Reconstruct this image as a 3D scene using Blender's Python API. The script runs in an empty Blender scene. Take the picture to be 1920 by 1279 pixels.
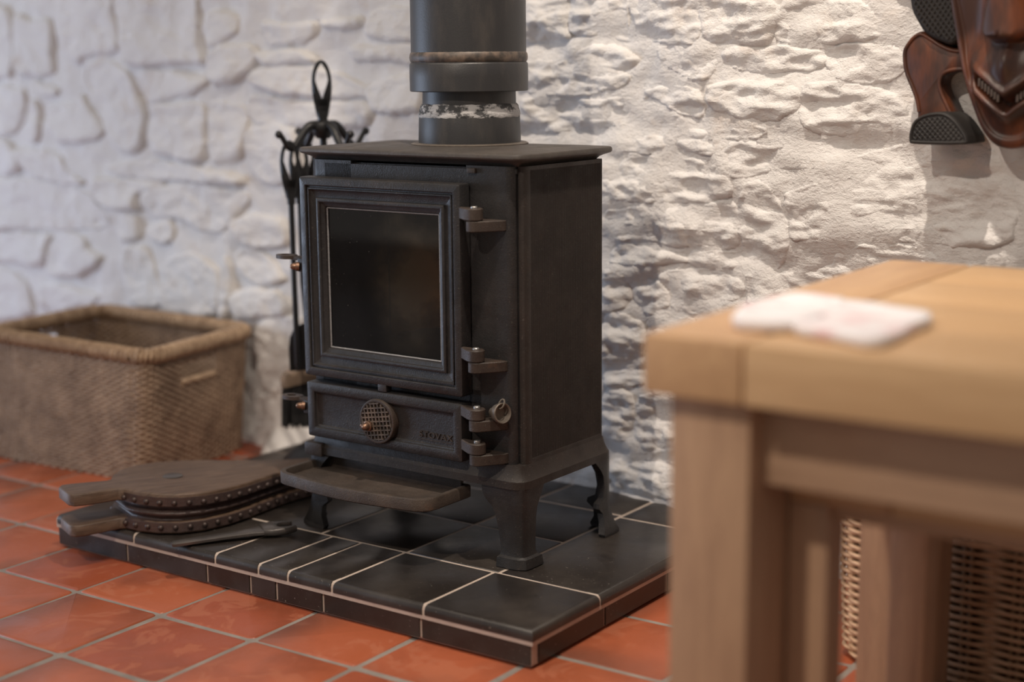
import bpy, bmesh, math, random
from mathutils import Vector, Matrix, noise
import numpy as np

random.seed(7)
SC = bpy.context.scene
COL = SC.collection

# ------------------------------------------------------------------ camera
CAM_POS = (1.68524, -1.23825, 0.6614)
YAW, PITCH, ROLL = -0.60466, -0.17956, -0.0094
fw = np.array([math.sin(YAW)*math.cos(PITCH), math.cos(YAW)*math.cos(PITCH), math.sin(PITCH)])
rt = np.cross(fw, [0, 0, 1.0]); rt /= np.linalg.norm(rt); upv = np.cross(rt, fw)
cr, sr = math.cos(ROLL), math.sin(ROLL)
rt, upv = cr*rt + sr*upv, -sr*rt + cr*upv
cam = bpy.data.cameras.new('camera')
cam_o = bpy.data.objects.new('camera', cam); COL.objects.link(cam_o)
m = Matrix.Identity(4)
for i in range(3):
    m[i][0], m[i][1], m[i][2], m[i][3] = rt[i], upv[i], -fw[i], CAM_POS[i]
cam_o.matrix_world = m
cam.sensor_fit = 'HORIZONTAL'; cam.sensor_width = 36.0; cam.lens = 2912.745/1920*36
cam.clip_start = 0.05; cam.clip_end = 60
cam.dof.use_dof = True; cam.dof.focus_distance = 1.93; cam.dof.aperture_fstop = 2.0
SC.camera = cam_o

# ------------------------------------------------------------------ world, lights, exposure
SC.view_settings.view_transform = 'Standard'; SC.view_settings.look = 'None'
SC.view_settings.exposure = 0.5; SC.view_settings.gamma = 1.0
SC.view_settings.use_curve_mapping = False
w = bpy.data.worlds.new('room_light'); SC.world = w; w.use_nodes = True
bg = w.node_tree.nodes['Background']; bg.inputs[0].default_value = (1.0, 0.90, 0.81, 1); bg.inputs[1].default_value = 0.23

def light(name, kind, loc, target, energy, color, size=0.1, spot=None, blend=0.5, size_y=None):
    l = bpy.data.lights.new(name, kind); l.energy = energy; l.color = color
    if kind == 'AREA':
        l.size = size
        if size_y: l.shape = 'RECTANGLE'; l.size_y = size_y
    else: l.shadow_soft_size = size
    if spot: l.spot_size = math.radians(spot); l.spot_blend = blend
    o = bpy.data.objects.new(name, l); COL.objects.link(o); o.location = loc
    o.rotation_euler = (Vector(target) - Vector(loc)).to_track_quat('-Z', 'Y').to_euler()
    return o
WARM = (1.0, 0.865, 0.73)
light('ceiling_spot', 'SPOT', (1.02, -0.12, 2.1), (0.84, 0.64, 0.38), 70, WARM, 0.022, 75, 0.9)
light('ceiling_bounce_fill', 'AREA', (-0.35, -0.75, 2.2), (-0.30, 0.3, 0.1), 5, (1.0, 0.86, 0.72), 0.9)  # added soft fill for the left wall, in place of ceiling bounce
light('ceiling_spot', 'SPOT', (0.80, -1.50, 1.95), (0.80, 0.0, 0.30), 58, WARM, 0.03, 66, 1.0)
light('window_daylight', 'AREA', (-1.9, -0.55, 0.34), (0.3, 0.25, 0.20), 17, (0.62, 0.76, 1.0), 1.1, size_y=0.9)

# ------------------------------------------------------------------ helpers
def link(name, me, mat=None, parent=None):
    o = bpy.data.objects.new(name, me); COL.objects.link(o)
    if mat is not None and len(me.materials) == 0: me.materials.append(mat)
    if parent is not None: o.parent = parent
    return o

def mesh(v, f, smooth=35, dz=0.0):
    me = bpy.data.meshes.new('mesh')
    if dz: v = [(p[0], p[1], p[2]-dz) for p in v]
    me.from_pydata([tuple(map(float, p)) for p in v], [], [tuple(int(i) for i in q) for q in f]); me.update()
    bm = bmesh.new(); bm.from_mesh(me); bmesh.ops.recalc_face_normals(bm, faces=bm.faces); bm.to_mesh(me); bm.free()
    if smooth:
        me.shade_smooth()
        if smooth < 180: me.set_sharp_from_angle(angle=math.radians(smooth))
    return me

class G:
    """collects geometry for one mesh"""
    def __init__(s): s.v = []; s.f = []
    def add(s, v, f):
        n = len(s.v); s.v += [tuple(p) for p in v]; s.f += [tuple(i+n for i in q) for q in f]; return s
    def box(s, x0, x1, y0, y1, z0, z1, b=0.0):
        bm = bmesh.new(); bmesh.ops.create_cube(bm, size=1)
        for q in bm.verts:
            q.co = ((x0+x1)/2+q.co.x*(x1-x0), (y0+y1)/2+q.co.y*(y1-y0), (z0+z1)/2+q.co.z*(z1-z0))
        if b: bmesh.ops.bevel(bm, geom=list(bm.edges), offset=b, segments=2, profile=0.6, affect='EDGES')
        bm.verts.index_update()
        s.add([tuple(q.co) for q in bm.verts], [tuple(q.index for q in f.verts) for f in bm.faces]); bm.free(); return s
    def loft(s, rings, cap0=True, cap1=True, closed=True):
        n = len(rings[0]); v = []; f = []
        for r in rings: v += [tuple(p) for p in r]
        for k in range(len(rings)-1):
            for i in range(n if closed else n-1):
                j = (i+1) % n
                f.append((k*n+i, k*n+j, (k+1)*n+j, (k+1)*n+i))
        if cap0: f.append(tuple(range(n))[::-1])
        if cap1: f.append(tuple(range((len(rings)-1)*n, len(rings)*n)))
        return s.add(v, f)
    def prism(s, poly, a0, a1, axis='z', b=0.0):
        """polygon extruded along an axis with a small chamfer b"""
        def put(p, a):
            return {'z': (p[0], p[1], a), 'y': (p[0], a, p[1]), 'x': (a, p[0], p[1])}[axis]
        if b:
            ins = inset(poly, b)
            d = 1 if a1 > a0 else -1
            rings = [[put(p, a0) for p in ins], [put(p, a0+d*b) for p in poly], [put(p, a1-d*b) for p in poly], [put(p, a1) for p in ins]]
        else: rings = [[put(p, a0) for p in poly], [put(p, a1) for p in poly]]
        return s.loft(rings)
    def tube(s, pts, r, n=8, closed=False, cap=True):
        P = [Vector(p) for p in pts]; k = len(P)
        R = r if isinstance(r, (list, tuple)) else [r]*k
        rings = []; up = None
        for i in range(k):
            if closed: t = (P[(i+1) % k]-P[i-1])
            else: t = P[min(i+1, k-1)]-P[max(i-1, 0)]
            t.normalize()
            if up is None:
                a = Vector((0, 0, 1)) if abs(t.z) < 0.9 else Vector((1, 0, 0)); up = t.cross(a).normalized()
            up = (up - t*up.dot(t)).normalized(); sd = t.cross(up)
            rings.append([P[i]+(up*math.cos(2*math.pi*q/n)+sd*math.sin(2*math.pi*q/n))*R[i] for q in range(n)])
        if closed: rings.append(rings[0])
        return s.loft(rings, cap and not closed, cap and not closed)
    def lathe(s, prof, n=32, c=(0, 0, 0), axis=(0, 0, 1)):
        """prof: (radius, height) pairs about an axis through c"""
        a = Vector(axis).normalized(); t = Vector((1, 0, 0)) if abs(a.x) < 0.9 else Vector((0, 1, 0))
        e1 = a.cross(t).normalized(); e2 = a.cross(e1); c = Vector(c)
        return s.loft([[c+a*h+(e1*math.cos(2*math.pi*i/n)+e2*math.sin(2*math.pi*i/n))*max(r, 1e-5) for i in range(n)] for r, h in prof])
    def obj(s, name, mat, parent=None, smooth=35, dz=0.0): return link(name, mesh(s.v, s.f, smooth, dz), mat, parent)

def inset(poly, d):
    n = len(poly); A = sum(poly[i][0]*poly[(i+1) % n][1]-poly[(i+1) % n][0]*poly[i][1] for i in range(n)); sg = 1 if A > 0 else -1
    out = []
    for i in range(n):
        a, b, c = Vector(poly[i-1]), Vector(poly[i]), Vector(poly[(i+1) % n])
        e1 = (b-a); e2 = (c-b)
        if e1.length < 1e-9 or e2.length < 1e-9: out.append(tuple(b)); continue
        e1.normalize(); e2.normalize()
        n1 = Vector((-e1.y, e1.x))*sg; n2 = Vector((-e2.y, e2.x))*sg; h = n1+n2
        L = h.length
        out.append(tuple(b + (h/L)*(d/max(L/2, 0.5)) if L > 1e-6 else b + n1*d))
    return out

def rrect(x0, x1, y0, y1, r, ins=0.0, n=5):
    x0 += ins; x1 -= ins; y0 += ins; y1 -= ins; r = max(r-ins, 0.0005)
    out = []
    for cx, cy, a in ((x1-r, y0+r, -90), (x1-r, y1-r, 0), (x0+r, y1-r, 90), (x0+r, y0+r, 180)):
        for k in range(n):
            t = math.radians(a+90*k/(n-1)); out.append((cx+r*math.cos(t), cy+r*math.sin(t)))
    return out

def catmull(P, m=6, closed=True):
    n = len(P); out = []
    rng = range(n) if closed else range(n-1)
    for i in rng:
        if closed: p0, p1, p2, p3 = P[i-1], P[i], P[(i+1) % n], P[(i+2) % n]
        else: p0, p1, p2, p3 = P[max(i-1, 0)], P[i], P[i+1], P[min(i+2, n-1)]
        for k in range(m):
            t = k/m
            out.append(tuple(0.5*((2*b)+(-a+c)*t+(2*a-5*b+4*c-d)*t*t+(-a+3*b-3*c+d)*t**3) for a, b, c, d in zip(p0, p1, p2, p3)))
    if not closed: out.append(tuple(P[-1]))
    return out

def resample(poly, n):
    P = [Vector(p) for p in poly]; P.append(P[0]); L = [0.0]
    for i in range(len(P)-1): L.append(L[-1]+(P[i+1]-P[i]).length)
    out = []; k = 0
    for i in range(n):
        d = L[-1]*i/n
        while L[k+1] < d: k += 1
        out.append(P[k].lerp(P[k+1], (d-L[k])/max(L[k+1]-L[k], 1e-9)))
    return out

def thing(name, label, cat, loc=(0, 0, 0), rz=0.0, group=None):
    o = bpy.data.objects.new(name, None); COL.objects.link(o); o.location = loc; o.rotation_euler = (0, 0, rz)
    o.empty_display_size = 0.05
    return tag(o, label, cat, group)
def tag(o, label, cat, group=None):
    o['label'] = label; o['category'] = cat
    if group: o['group'] = group
    return o
def stuff(o): o['kind'] = 'stuff'; return o

# ------------------------------------------------------------------ materials
class N:
    def __init__(s, name):
        s.m = bpy.data.materials.new(name); s.m.use_nodes = True; s.t = s.m.node_tree
        s.b = s.t.nodes['Principled BSDF']
        s.co = s.t.nodes.new('ShaderNodeTexCoord'); s.src = s.co.outputs['Object']
    def set(s, **k):
        for a, v in k.items(): s.b.inputs[a.replace('_', ' ')].default_value = v
        return s
    def L(s, a, b): s.t.links.new(a, b)
    def noise(s, scale, detail=4, rough=0.55, vec=None, dist=0.0, stretch=None):
        n = s.t.nodes.new('ShaderNodeTexNoise'); n.inputs['Scale'].default_value = scale; n.inputs['Detail'].default_value = detail
        n.inputs['Roughness'].default_value = rough; n.inputs['Distortion'].default_value = dist
        v = vec or s.src
        if stretch:
            mp = s.t.nodes.new('ShaderNodeMapping'); mp.inputs['Scale'].default_value = stretch; s.L(v, mp.inputs[0]); v = mp.outputs[0]
        s.L(v, n.inputs['Vector']); return n.outputs['Fac']
    def ramp(s, fac, stops):
        r = s.t.nodes.new('ShaderNodeValToRGB'); e = r.color_ramp.elements
        while len(e) < len(stops): e.new(0.5)
        for q, (p, c) in zip(e, stops):
            q.position = p; q.color = (c, c, c, 1) if isinstance(c, (int, float)) else (*c, 1)
        s.L(fac, r.inputs[0]); return r.outputs[0]
    def mix(s, fac, a, b, mode='MIX'):
        n = s.t.nodes.new('ShaderNodeMix'); n.data_type = 'RGBA'; n.blend_type = mode
        for idx, v in ((0, fac), (6, a), (7, b)):
            if isinstance(v, (int, float)): n.inputs[idx].default_value = v
            elif isinstance(v, tuple): n.inputs[idx].default_value = (*v, 1)
            else: s.L(v, n.inputs[idx])
        return n.outputs[2]
    def color(s, v):
        if isinstance(v, tuple): s.b.inputs['Base Color'].default_value = (*v, 1)
        else: s.L(v, s.b.inputs['Base Color'])
        return s
    def rough(s, v):
        if isinstance(v, (int, float)): s.b.inputs['Roughness'].default_value = v
        else: s.L(v, s.b.inputs['Roughness'])
        return s
    def bump(s, h, dist=0.002, strength=0.6):
        n = s.t.nodes.new('ShaderNodeBump'); n.inputs['Strength'].default_value = strength; n.inputs['Distance'].default_value = dist
        s.L(h, n.inputs['Height'])
        if s.b.inputs['Normal'].is_linked: s.L(s.b.inputs['Normal'].links[0].from_socket, n.inputs['Normal'])
        s.L(n.outputs[0], s.b.inputs['Normal']); return s
    def rand(s):
        n = s.t.nodes.new('ShaderNodeObjectInfo'); return n.outputs['Random']
    def offset_by_random(s, k=10.0):
        """object coordinates shifted per object, so alike pieces differ"""
        c = s.t.nodes.new('ShaderNodeVectorMath'); c.operation = 'ADD'
        q = s.t.nodes.new('ShaderNodeMath'); q.operation = 'MULTIPLY'; q.inputs[1].default_value = k
        s.L(s.rand(), q.inputs[0]); s.L(s.src, c.inputs[0]); s.L(q.outputs[0], c.inputs[1]); s.src = c.outputs[0]; return s

def iron(name, base, rough=0.5, rust=0.35, grain=0.0004, dusty=(0.10, 0.085, 0.07)):
    n = N(name); r = n.ramp(n.noise(11, 7, 0.72), [(0.44, 0.0), (0.70, 0.85)])
    d = n.ramp(n.noise(330, 2), [(0.66, 0.0), (0.72, 1.0)]); q = n.ramp(n.noise(23, 6, 0.7), [(0.60, 0.0), (0.72, 0.6 if rust > 0.3 else 0.15)])
    c = n.mix(r, base, tuple(b*1.7+rust*o for b, o in zip(base, (0.014, 0.010, 0.007))))
    c = n.mix(q, c, tuple(b*1.3+rust*o for b, o in zip(base, (0.045, 0.018, 0.005))))
    c = n.mix(n.mix(0.45, (0, 0, 0), d), c, dusty)
    n.color(c); n.rough(n.ramp(n.noise(40, 4), [(0.3, rough-0.08), (0.7, rough+0.12)]))
    n.b.inputs['Specular IOR Level'].default_value = 0.42
    n.bump(n.noise(620, 2), grain*1.3, 0.6).bump(n.noise(110, 3), grain*2, 0.35); return n.m
M = {}
M['iron'] = iron('cast_iron', (0.017, 0.016, 0.0165), 0.42)
M['iron_side'] = iron('cast_iron_brown', (0.020, 0.0155, 0.0135), 0.55)
M['iron_plate'] = iron('dusty_top_iron', (0.052, 0.045, 0.040), 0.50, 0.6)
M['iron_rust'] = iron('cast_iron_rusty', (0.030, 0.022, 0.018), 0.52, 1.0)
M['iron_tray'] = iron('dusty_cast_iron', (0.040, 0.030, 0.024), 0.62, 1.4, 0.0006)
M['black'] = iron('black_enamel', (0.010, 0.010, 0.011), 0.34, 0.0, 0.0002, (0.03, 0.03, 0.03))
n = N('flue_paint'); r = n.noise(30, 5, 0.6, stretch=(1, 1, 0.35))
n.color(n.mix(n.ramp(r, [(0.5, 0.0), (0.72, 0.5)]), (0.027, 0.027, 0.029), (0.075, 0.066, 0.058))); n.rough(0.42).bump(n.noise(500, 2), 0.0003, 0.4); M['flue'] = n.m
n = N('fire_cement'); r = n.noise(55, 6, 0.7, stretch=(1, 1, 1.6))
n.color(n.mix(n.ramp(r, [(0.44, 0.0), (0.54, 1.0)]), (0.05, 0.05, 0.052), (0.46, 0.45, 0.45))); n.rough(0.8).bump(r, 0.003, 0.7); M['cement'] = n.m
n = N('worn_bead'); r = n.noise(70, 4); n.color(n.mix(n.ramp(r, [(0.4, 0.0), (0.65, 1.0)]), (0.045, 0.038, 0.033), (0.15, 0.11, 0.085))); n.rough(0.5); M['bead'] = n.m
n = N('copper_nut'); n.set(Metallic=0.85).color(n.mix(n.noise(200, 3), (0.13, 0.075, 0.05), (0.34, 0.21, 0.145))).rough(0.42); M['copper'] = n.m
n = N('steel_pin'); n.set(Metallic=0.9).color((0.45, 0.44, 0.43)).rough(0.4); M['steel'] = n.m
n = N('dull_pewter'); n.set(Metallic=0.4).color(n.mix(n.noise(150, 3), (0.08, 0.068, 0.056), (0.20, 0.168, 0.14))).rough(0.5); M['pewter'] = n.m
n = N('sooty_glass_glow'); n.set(Roughness=0.03, IOR=1.5)
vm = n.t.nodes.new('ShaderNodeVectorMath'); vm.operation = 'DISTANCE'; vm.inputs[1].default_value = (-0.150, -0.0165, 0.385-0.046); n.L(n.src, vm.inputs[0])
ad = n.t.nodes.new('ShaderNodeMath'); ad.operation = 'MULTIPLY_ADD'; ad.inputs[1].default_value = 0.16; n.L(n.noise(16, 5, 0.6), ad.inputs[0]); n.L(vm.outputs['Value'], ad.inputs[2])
soot_and_glow = n.ramp(ad.outputs[0], [(0.110, 0.10), (0.20, 0.93)])  # soot thinned in one patch; orange brick there stands in for a reflection
dst = n.ramp(n.noise(420, 2), [(0.70, 0.0), (0.76, 1.0)])
tr = n.t.nodes.new('ShaderNodeBsdfTransparent'); tr.inputs[0].default_value = (0.97, 0.90, 0.80, 1)
ms = n.t.nodes.new('ShaderNodeMixShader'); n.L(soot_and_glow, ms.inputs[0]); n.L(tr.outputs[0], ms.inputs[1]); n.L(n.b.outputs[0], ms.inputs[2])
gl = n.t.nodes.new('ShaderNodeBsdfGlossy'); gl.inputs['Roughness'].default_value = 0.02
fr = n.t.nodes.new('ShaderNodeFresnel'); fr.inputs[0].default_value = 1.5
m2 = n.t.nodes.new('ShaderNodeMixShader'); n.L(fr.outputs[0], m2.inputs[0]); n.L(ms.outputs[0], m2.inputs[1]); n.L(gl.outputs[0], m2.inputs[2])
n.L(m2.outputs[0], n.t.nodes['Material Output'].inputs[0])
n.color(n.mix(dst, (0.0065, 0.0062, 0.0068), (0.16, 0.15, 0.14))).set(**{'Specular IOR Level': 0.0}); n.b.inputs['Roughness'].default_value = 0.7; M['glass'] = n.m
n = N('rope_seal'); n.color(n.mix(n.noise(300, 2), (0.15, 0.15, 0.155), (0.36, 0.36, 0.37))).rough(0.9); M['rope'] = n.m
n = N('fire_brick_glow'); n.color(n.mix(n.noise(18, 4), (0.66, 0.28, 0.10), (0.85, 0.44, 0.18))).rough(0.9); M['firebrick'] = n.m  # brick orange raised to paint the warm glow seen through the clear patch
n = N('charred_log'); n.color(n.mix(n.noise(40, 4), (0.01, 0.009, 0.008), (0.06, 0.045, 0.035))).rough(0.9).bump(n.noise(90, 4), 0.004); M['char'] = n.m
# wall paint over rubble stone
def wallmat(name, tint):
    n = N(name); a = n.noise(4.0, 5, 0.6); b = n.noise(16, 6, 0.62); c = n.noise(55, 5, 0.7, stretch=(1, 1, 1.5))
    col = n.mix(n.ramp(a, [(0.35, 0.0), (0.7, 1.0)]), tint, tuple(x*0.93 for x in tint))
    col = n.mix(n.ramp(b, [(0.58, 0.0), (0.78, 0.7)]), col, (0.64, 0.54, 0.46))
    n.color(col).rough(0.85).bump(c, 0.006, 0.55).bump(b, 0.012, 0.35).bump(n.noise(85, 5, 0.7, stretch=(1, 1, 1.9), dist=0.5), 0.0045, 0.55).bump(n.noise(260, 3), 0.0012, 0.45); return n.m
M['wall'] = wallmat('limewashed_mortar', (0.80, 0.78, 0.765)); M['stone'] = wallmat('limewashed_stone', (0.82, 0.80, 0.785))
# quarry tiles
n = N('quarry_tile').offset_by_random(9)
a = n.noise(7, 4, 0.5); b = n.noise(16, 5, 0.6, dist=1.2); c = n.noise(5, 3)
hue = n.ramp(n.rand(), [(0.0, (0.34, 0.085, 0.036)), (0.35, (0.42, 0.115, 0.050)), (0.7, (0.385, 0.100, 0.044)), (1.0, (0.31, 0.072, 0.032))])
col = n.mix(n.ramp(a, [(0.52, 0.0), (0.72, 0.75)]), hue, (0.20, 0.052, 0.024))
col = n.mix(n.ramp(b, [(0.55, 0.0), (0.60, 0.42)]), col, (0.42, 0.145, 0.075))
col = n.mix(n.ramp(c, [(0.60, 0.0), (0.74, 0.6)]), col, (0.15, 0.06, 0.04))
sx = n.t.nodes.new('ShaderNodeSeparateXYZ'); n.L(n.co.outputs['Object'], sx.inputs[0])
ed = n.t.nodes.new('ShaderNodeMath'); ed.operation = 'MULTIPLY_ADD'; ed.inputs[1].default_value = 0.07; n.L(n.noise(6, 3), ed.inputs[0]); n.L(sx.outputs[1], ed.inputs[2])
rk = n.t.nodes.new('ShaderNodeMath'); rk.operation = 'MULTIPLY'; n.L(n.ramp(ed.outputs[0], [(0.055, 0.0), (0.125, 0.85)]), rk.inputs[0]); n.L(n.ramp(n.rand(), [(0.3, 1.0), (0.8, 0.1)]), rk.inputs[1])
col = n.mix(rk.outputs[0], col, (0.13, 0.058, 0.042))
n.color(col).rough(n.ramp(b, [(0.4, 0.34), (0.65, 0.52)])).bump(n.noise(60, 4), 0.0008, 0.4).bump(n.noise(9, 2), 0.003, 0.3); M['quarry'] = n.m
n = N('floor_grout'); n.color(n.mix(n.noise(20, 5), (0.10, 0.08, 0.07), (0.38, 0.34, 0.30))).rough(0.9).bump(n.noise(200, 3), 0.001); M['grout'] = n.m
n = N('hearth_grout'); n.color(n.mix(n.noise(30, 5), (0.36, 0.29, 0.24), (0.60, 0.51, 0.44))).rough(0.9).bump(n.noise(200, 3), 0.001); M['grout_h'] = n.m
n = N('black_tile').offset_by_random(7); d = n.noise(9, 6, 0.65); e = n.noise(330, 2)
col = n.mix(n.ramp(d, [(0.42, 0.0), (0.72, 0.7)]), (0.022, 0.018, 0.016), (0.054, 0.044, 0.036))
col = n.mix(n.ramp(e, [(0.70, 0.0), (0.75, 0.8)]), col, (0.25, 0.22, 0.19))
n.color(col).rough(n.ramp(d, [(0.4, 0.30), (0.7, 0.50)])).bump(n.noise(80, 3), 0.0005, 0.3); M['btile'] = n.m
def wood(name, c0, c1, scale=9, stretch=(1, 9, 9), rough=0.5, ring=0.5):
    n = N(name).offset_by_random(5); g = n.noise(scale, 5, 0.6, stretch=stretch, dist=0.6); h = n.noise(scale*7, 3, 0.6, stretch=stretch)
    col = n.mix(n.ramp(g, [(0.32, 0.0), (0.68, 1.0)]), c0, c1); col = n.mix(n.ramp(h, [(0.5, 0.0), (0.8, ring)]), col, tuple(x*0.55 for x in c0))
    n.color(col).rough(rough).bump(h, 0.0008, 0.4); return n.m
M['pine_top'] = wood('pine_along', (0.55, 0.340, 0.175), (0.65, 0.425, 0.23), 5, (1.2, 14, 14), 0.42, 0.2)
M['pine_leg'] = wood('pine_upright', (0.40, 0.245, 0.155), (0.52, 0.33, 0.205), 6, (14, 14, 1.2), 0.5, 0.35)
M['pine_apron'] = wood('pine_rail', (0.40, 0.255, 0.165), (0.50, 0.33, 0.215), 5, (1.2, 14, 14), 0.5, 0.3)
M['pine_cross'] = wood('pine_crosswise', (0.52, 0.31, 0.17), (0.62, 0.39, 0.21), 5, (14, 1.2, 14), 0.42, 0.2)
M['bellow_wood'] = wood('old_dark_wood', (0.062, 0.036, 0.023), (0.140, 0.088, 0.057), 12, (12, 1.3, 12), 0.5, 0.6)
M['bellow_cut'] = wood('worn_handle_wood', (0.16, 0.085, 0.048), (0.26, 0.15, 0.09), 12, (12, 1.3, 12), 0.5, 0.5)
n = N('old_studs'); n.set(Metallic=0.5).color((0.07, 0.05, 0.045)).rough(0.45); M['studs'] = n.m
n = N('old_leather'); n.color(n.mix(n.noise(60, 5), (0.030, 0.022, 0.024), (0.095, 0.060, 0.050))).rough(0.45).bump(n.noise(300, 3), 0.0008); M['leather'] = n.m
n = N('seagrass').offset_by_random(3); n.color(n.mix(n.ramp(n.noise(26, 5, 0.7), [(0.3, 0.0), (0.72, 1.0)]), (0.19, 0.125, 0.085), (0.46, 0.33, 0.23))).rough(0.8).bump(n.noise(700, 2), 0.0008); M['seagrass'] = n.m
n = N('seagrass_rim'); n.color(n.mix(n.ramp(n.noise(60, 4, 0.7), [(0.3, 0.0), (0.72, 1.0)]), (0.28, 0.18, 0.11), (0.58, 0.42, 0.28))).rough(0.8); M['rim'] = n.m
n = N('willow'); n.color(n.mix(n.ramp(n.noise(45, 4, 0.6), [(0.3, 0.0), (0.72, 1.0)]), (0.46, 0.28, 0.16), (0.76, 0.54, 0.35))).rough(0.5); M['willow'] = n.m
n = N('willow_stake'); n.color((0.42, 0.27, 0.16)).rough(0.6); M['stake'] = n.m
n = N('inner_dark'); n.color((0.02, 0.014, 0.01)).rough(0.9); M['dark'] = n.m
n = N('carved_wood'); g = n.noise(7, 4, 0.55, stretch=(3, 3, 1)); h = n.noise(45, 4, 0.6, stretch=(6, 6, 1))
n.color(n.mix(n.ramp(h, [(0.5, 0.0), (0.8, 0.5)]), n.mix(n.ramp(g, [(0.44, 0.0), (0.66, 1.0)]), (0.045, 0.019, 0.013), (0.19, 0.055, 0.020)), (0.03, 0.014, 0.01))).rough(0.42).bump(h, 0.0006, 0.4); M['carved'] = n.m
n = N('carved_black'); n.color(n.mix(n.noise(60, 4), (0.010, 0.009, 0.009), (0.024, 0.020, 0.018))).rough(0.6); M['carved_black'] = n.m
n = N('carved_tooth'); n.color((0.13, 0.10, 0.085)).rough(0.4); M['tooth'] = n.m
n = N('bristle'); n.color((0.012, 0.011, 0.011)).rough(0.6); M['bristle'] = n.m
n = N('dusty_brush_head'); n.color(n.mix(n.noise(60, 3), (0.16, 0.11, 0.075), (0.32, 0.23, 0.16))).rough(0.8); M['brush_wood'] = n.m
n = N('worn_steel'); n.set(Metallic=0.6).color(n.mix(n.noise(50, 5), (0.05, 0.047, 0.045), (0.17, 0.15, 0.14))).rough(0.38); M['tool'] = n.m
n = N('printed_paper'); n.color(n.mix(n.ramp(n.noise(38, 2), [(0.56, 0.0), (0.66, 0.7)]), (0.84, 0.82, 0.85), (0.78, 0.52, 0.55))).rough(0.8); M['paper'] = n.m
# ------------------------------------------------------------------ floor of quarry tiles
P = 0.153
ZH = 0.046                                   # top of the hearth
HC = np.array([0.781, 0.103]); HA = -0.013   # front right corner of the hearth, its turn
HE = np.array([-math.cos(HA), -math.sin(HA)]); HG = np.array([-math.sin(HA), math.cos(HA)])
def hw(u, v): p = HC + HE*u + HG*v; return float(p[0]), float(p[1])
def wall_y(x): return 0.678 - 0.1*x
g = G().box(-3.2, 3.2, -2.6, 1.0, -0.06, -0.0016)
floor = g.obj('floor', M['grout'], smooth=0); floor['kind'] = 'structure'
tm = []
for k in range(6):
    a = P/2-0.0021
    q = G(); r_ = random.Random(k)
    out = [(x+r_.uniform(-.0012, .0012), y+r_.uniform(-.0012, .0012)) for x, y in rrect(-a, a, -a, a, 0.006, 0, 3)]
    q.loft([[(x, y, -0.012) for x, y in out], [(x, y, -0.0028) for x, y in out], [(x, y, -0.0006) for x, y in inset(out, 0.0018)], [(x, y, 0.0) for x, y in inset(out, 0.0045)]], cap0=False)
    tm.append(mesh(q.v, q.f, 50)); tm[-1].materials.append(M['quarry'])
rn = random.Random(3)
for i in range(-14, 15):
    for j in range(-4, 5):
        cx, cy = (i+0.5)*P, (j+0.5)*P
        if cy > wall_y(cx)+0.05: continue
        d = np.array([cx, cy])-HC; u, v = d@HE, d@HG
        if 0.10 < u < 0.68 and v > 0.10: continue
        if cx > 1.5 and cy > 0.2: continue
        o = link('tile', rn.choice(tm), None, floor)
        o.location = (cx, cy, rn.uniform(-0.0012, 0.0006)); o.rotation_euler = (rn.uniform(-.004, .004), rn.uniform(-.004, .004), rn.choice((0, math.pi/2, math.pi))+rn.uniform(-.004, .004))

# ------------------------------------------------------------------ rubble stone wall
WN = Vector((-0.0995, -0.995, 0))
def wp(x, z, h): return Vector((x, wall_y(x), z)) + WN*h
def fr(x, z, s, o=4, seed=0.0): return noise.fractal(Vector((x*s+seed, z*s*1.25+seed*1.7, seed)), 0.8, 2.1, o)
X0, X1, Z0, Z1, ST = -2.1, 2.2, -0.02, 1.25, 0.0095
nx, nz = int((X1-X0)/ST)+1, int((Z1-Z0)/ST)+1
v = []; f = []
def rightness(x): k = min(max((x-0.10)/0.45, 0), 1); return k*k*(3-2*k)
def macro(x, z):
    """slow swell and broken ledges shared by stones and mortar"""
    h = 0.009*fr(x, z, 4.5, 4, 3.3)
    k = rightness(x); a = 0.25+0.75*k
    w1 = fr(x*0.55, z*1.25, 9, 4, 5.5); w2 = fr(x*0.6+0.3*w1*0.06, z*1.4, 21, 4, 9.5)
    if x > 0.93 and z > 0.48:                # the plainer stretch behind the mask
        t = min((x-0.93)/0.09, 1)*min((z-0.48)/0.08, 1); a *= 1-0.8*t; h = h*(1-0.7*t)-0.004*t
    return h + a*(0.0085*(1-2*abs(w1)) + 0.0032*(1-2*abs(w2)) - 0.005)
def mortar_h(x, z):
    k = rightness(x)
    sk = max(0.0, 1-max(z-0.012, 0)/0.05)**2*(0.010+0.080*max(0, 1-abs((x+0.025)/0.13)**4))    # mortar banked up along the foot
    return macro(x, z) + 0.006*fr(x, z, 19, 4, 8.1) - 0.0035 + 0.003*k + sk
for b in range(nz):
    for a in range(nx):
        x = X0+a*ST; z = Z0+b*ST; v.append(wp(x, z, mortar_h(x, z)))
for b in range(nz-1):
    for a in range(nx-1):
        i = b*nx+a; f.append((i, i+1, i+nx+1, i+nx))
# back side so that the wall is a solid body
n0 = len(v); v += [(X0, wall_y(X0)+0.3, Z0), (X1, wall_y(X1)+0.3, Z0), (X1, wall_y(X1)+0.3, Z1), (X0, wall_y(X0)+0.3, Z1)]
f.append((n0, n0+3, n0+2, n0+1))
f.append(tuple(range(nx)) + (n0+1, n0)); f.append(tuple((nz-1)*nx+a for a in range(nx))[::-1] + (n0+3, n0+2))
f.append(tuple(b*nx for b in range(nz))[::-1] + (n0, n0+3)); f.append(tuple(b*nx+nx-1 for b in range(nz)) + (n0+2, n0+1))
wall = link('wall_back', mesh(v, f, 60), M['wall']); wall['kind'] = 'structure'

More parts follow.
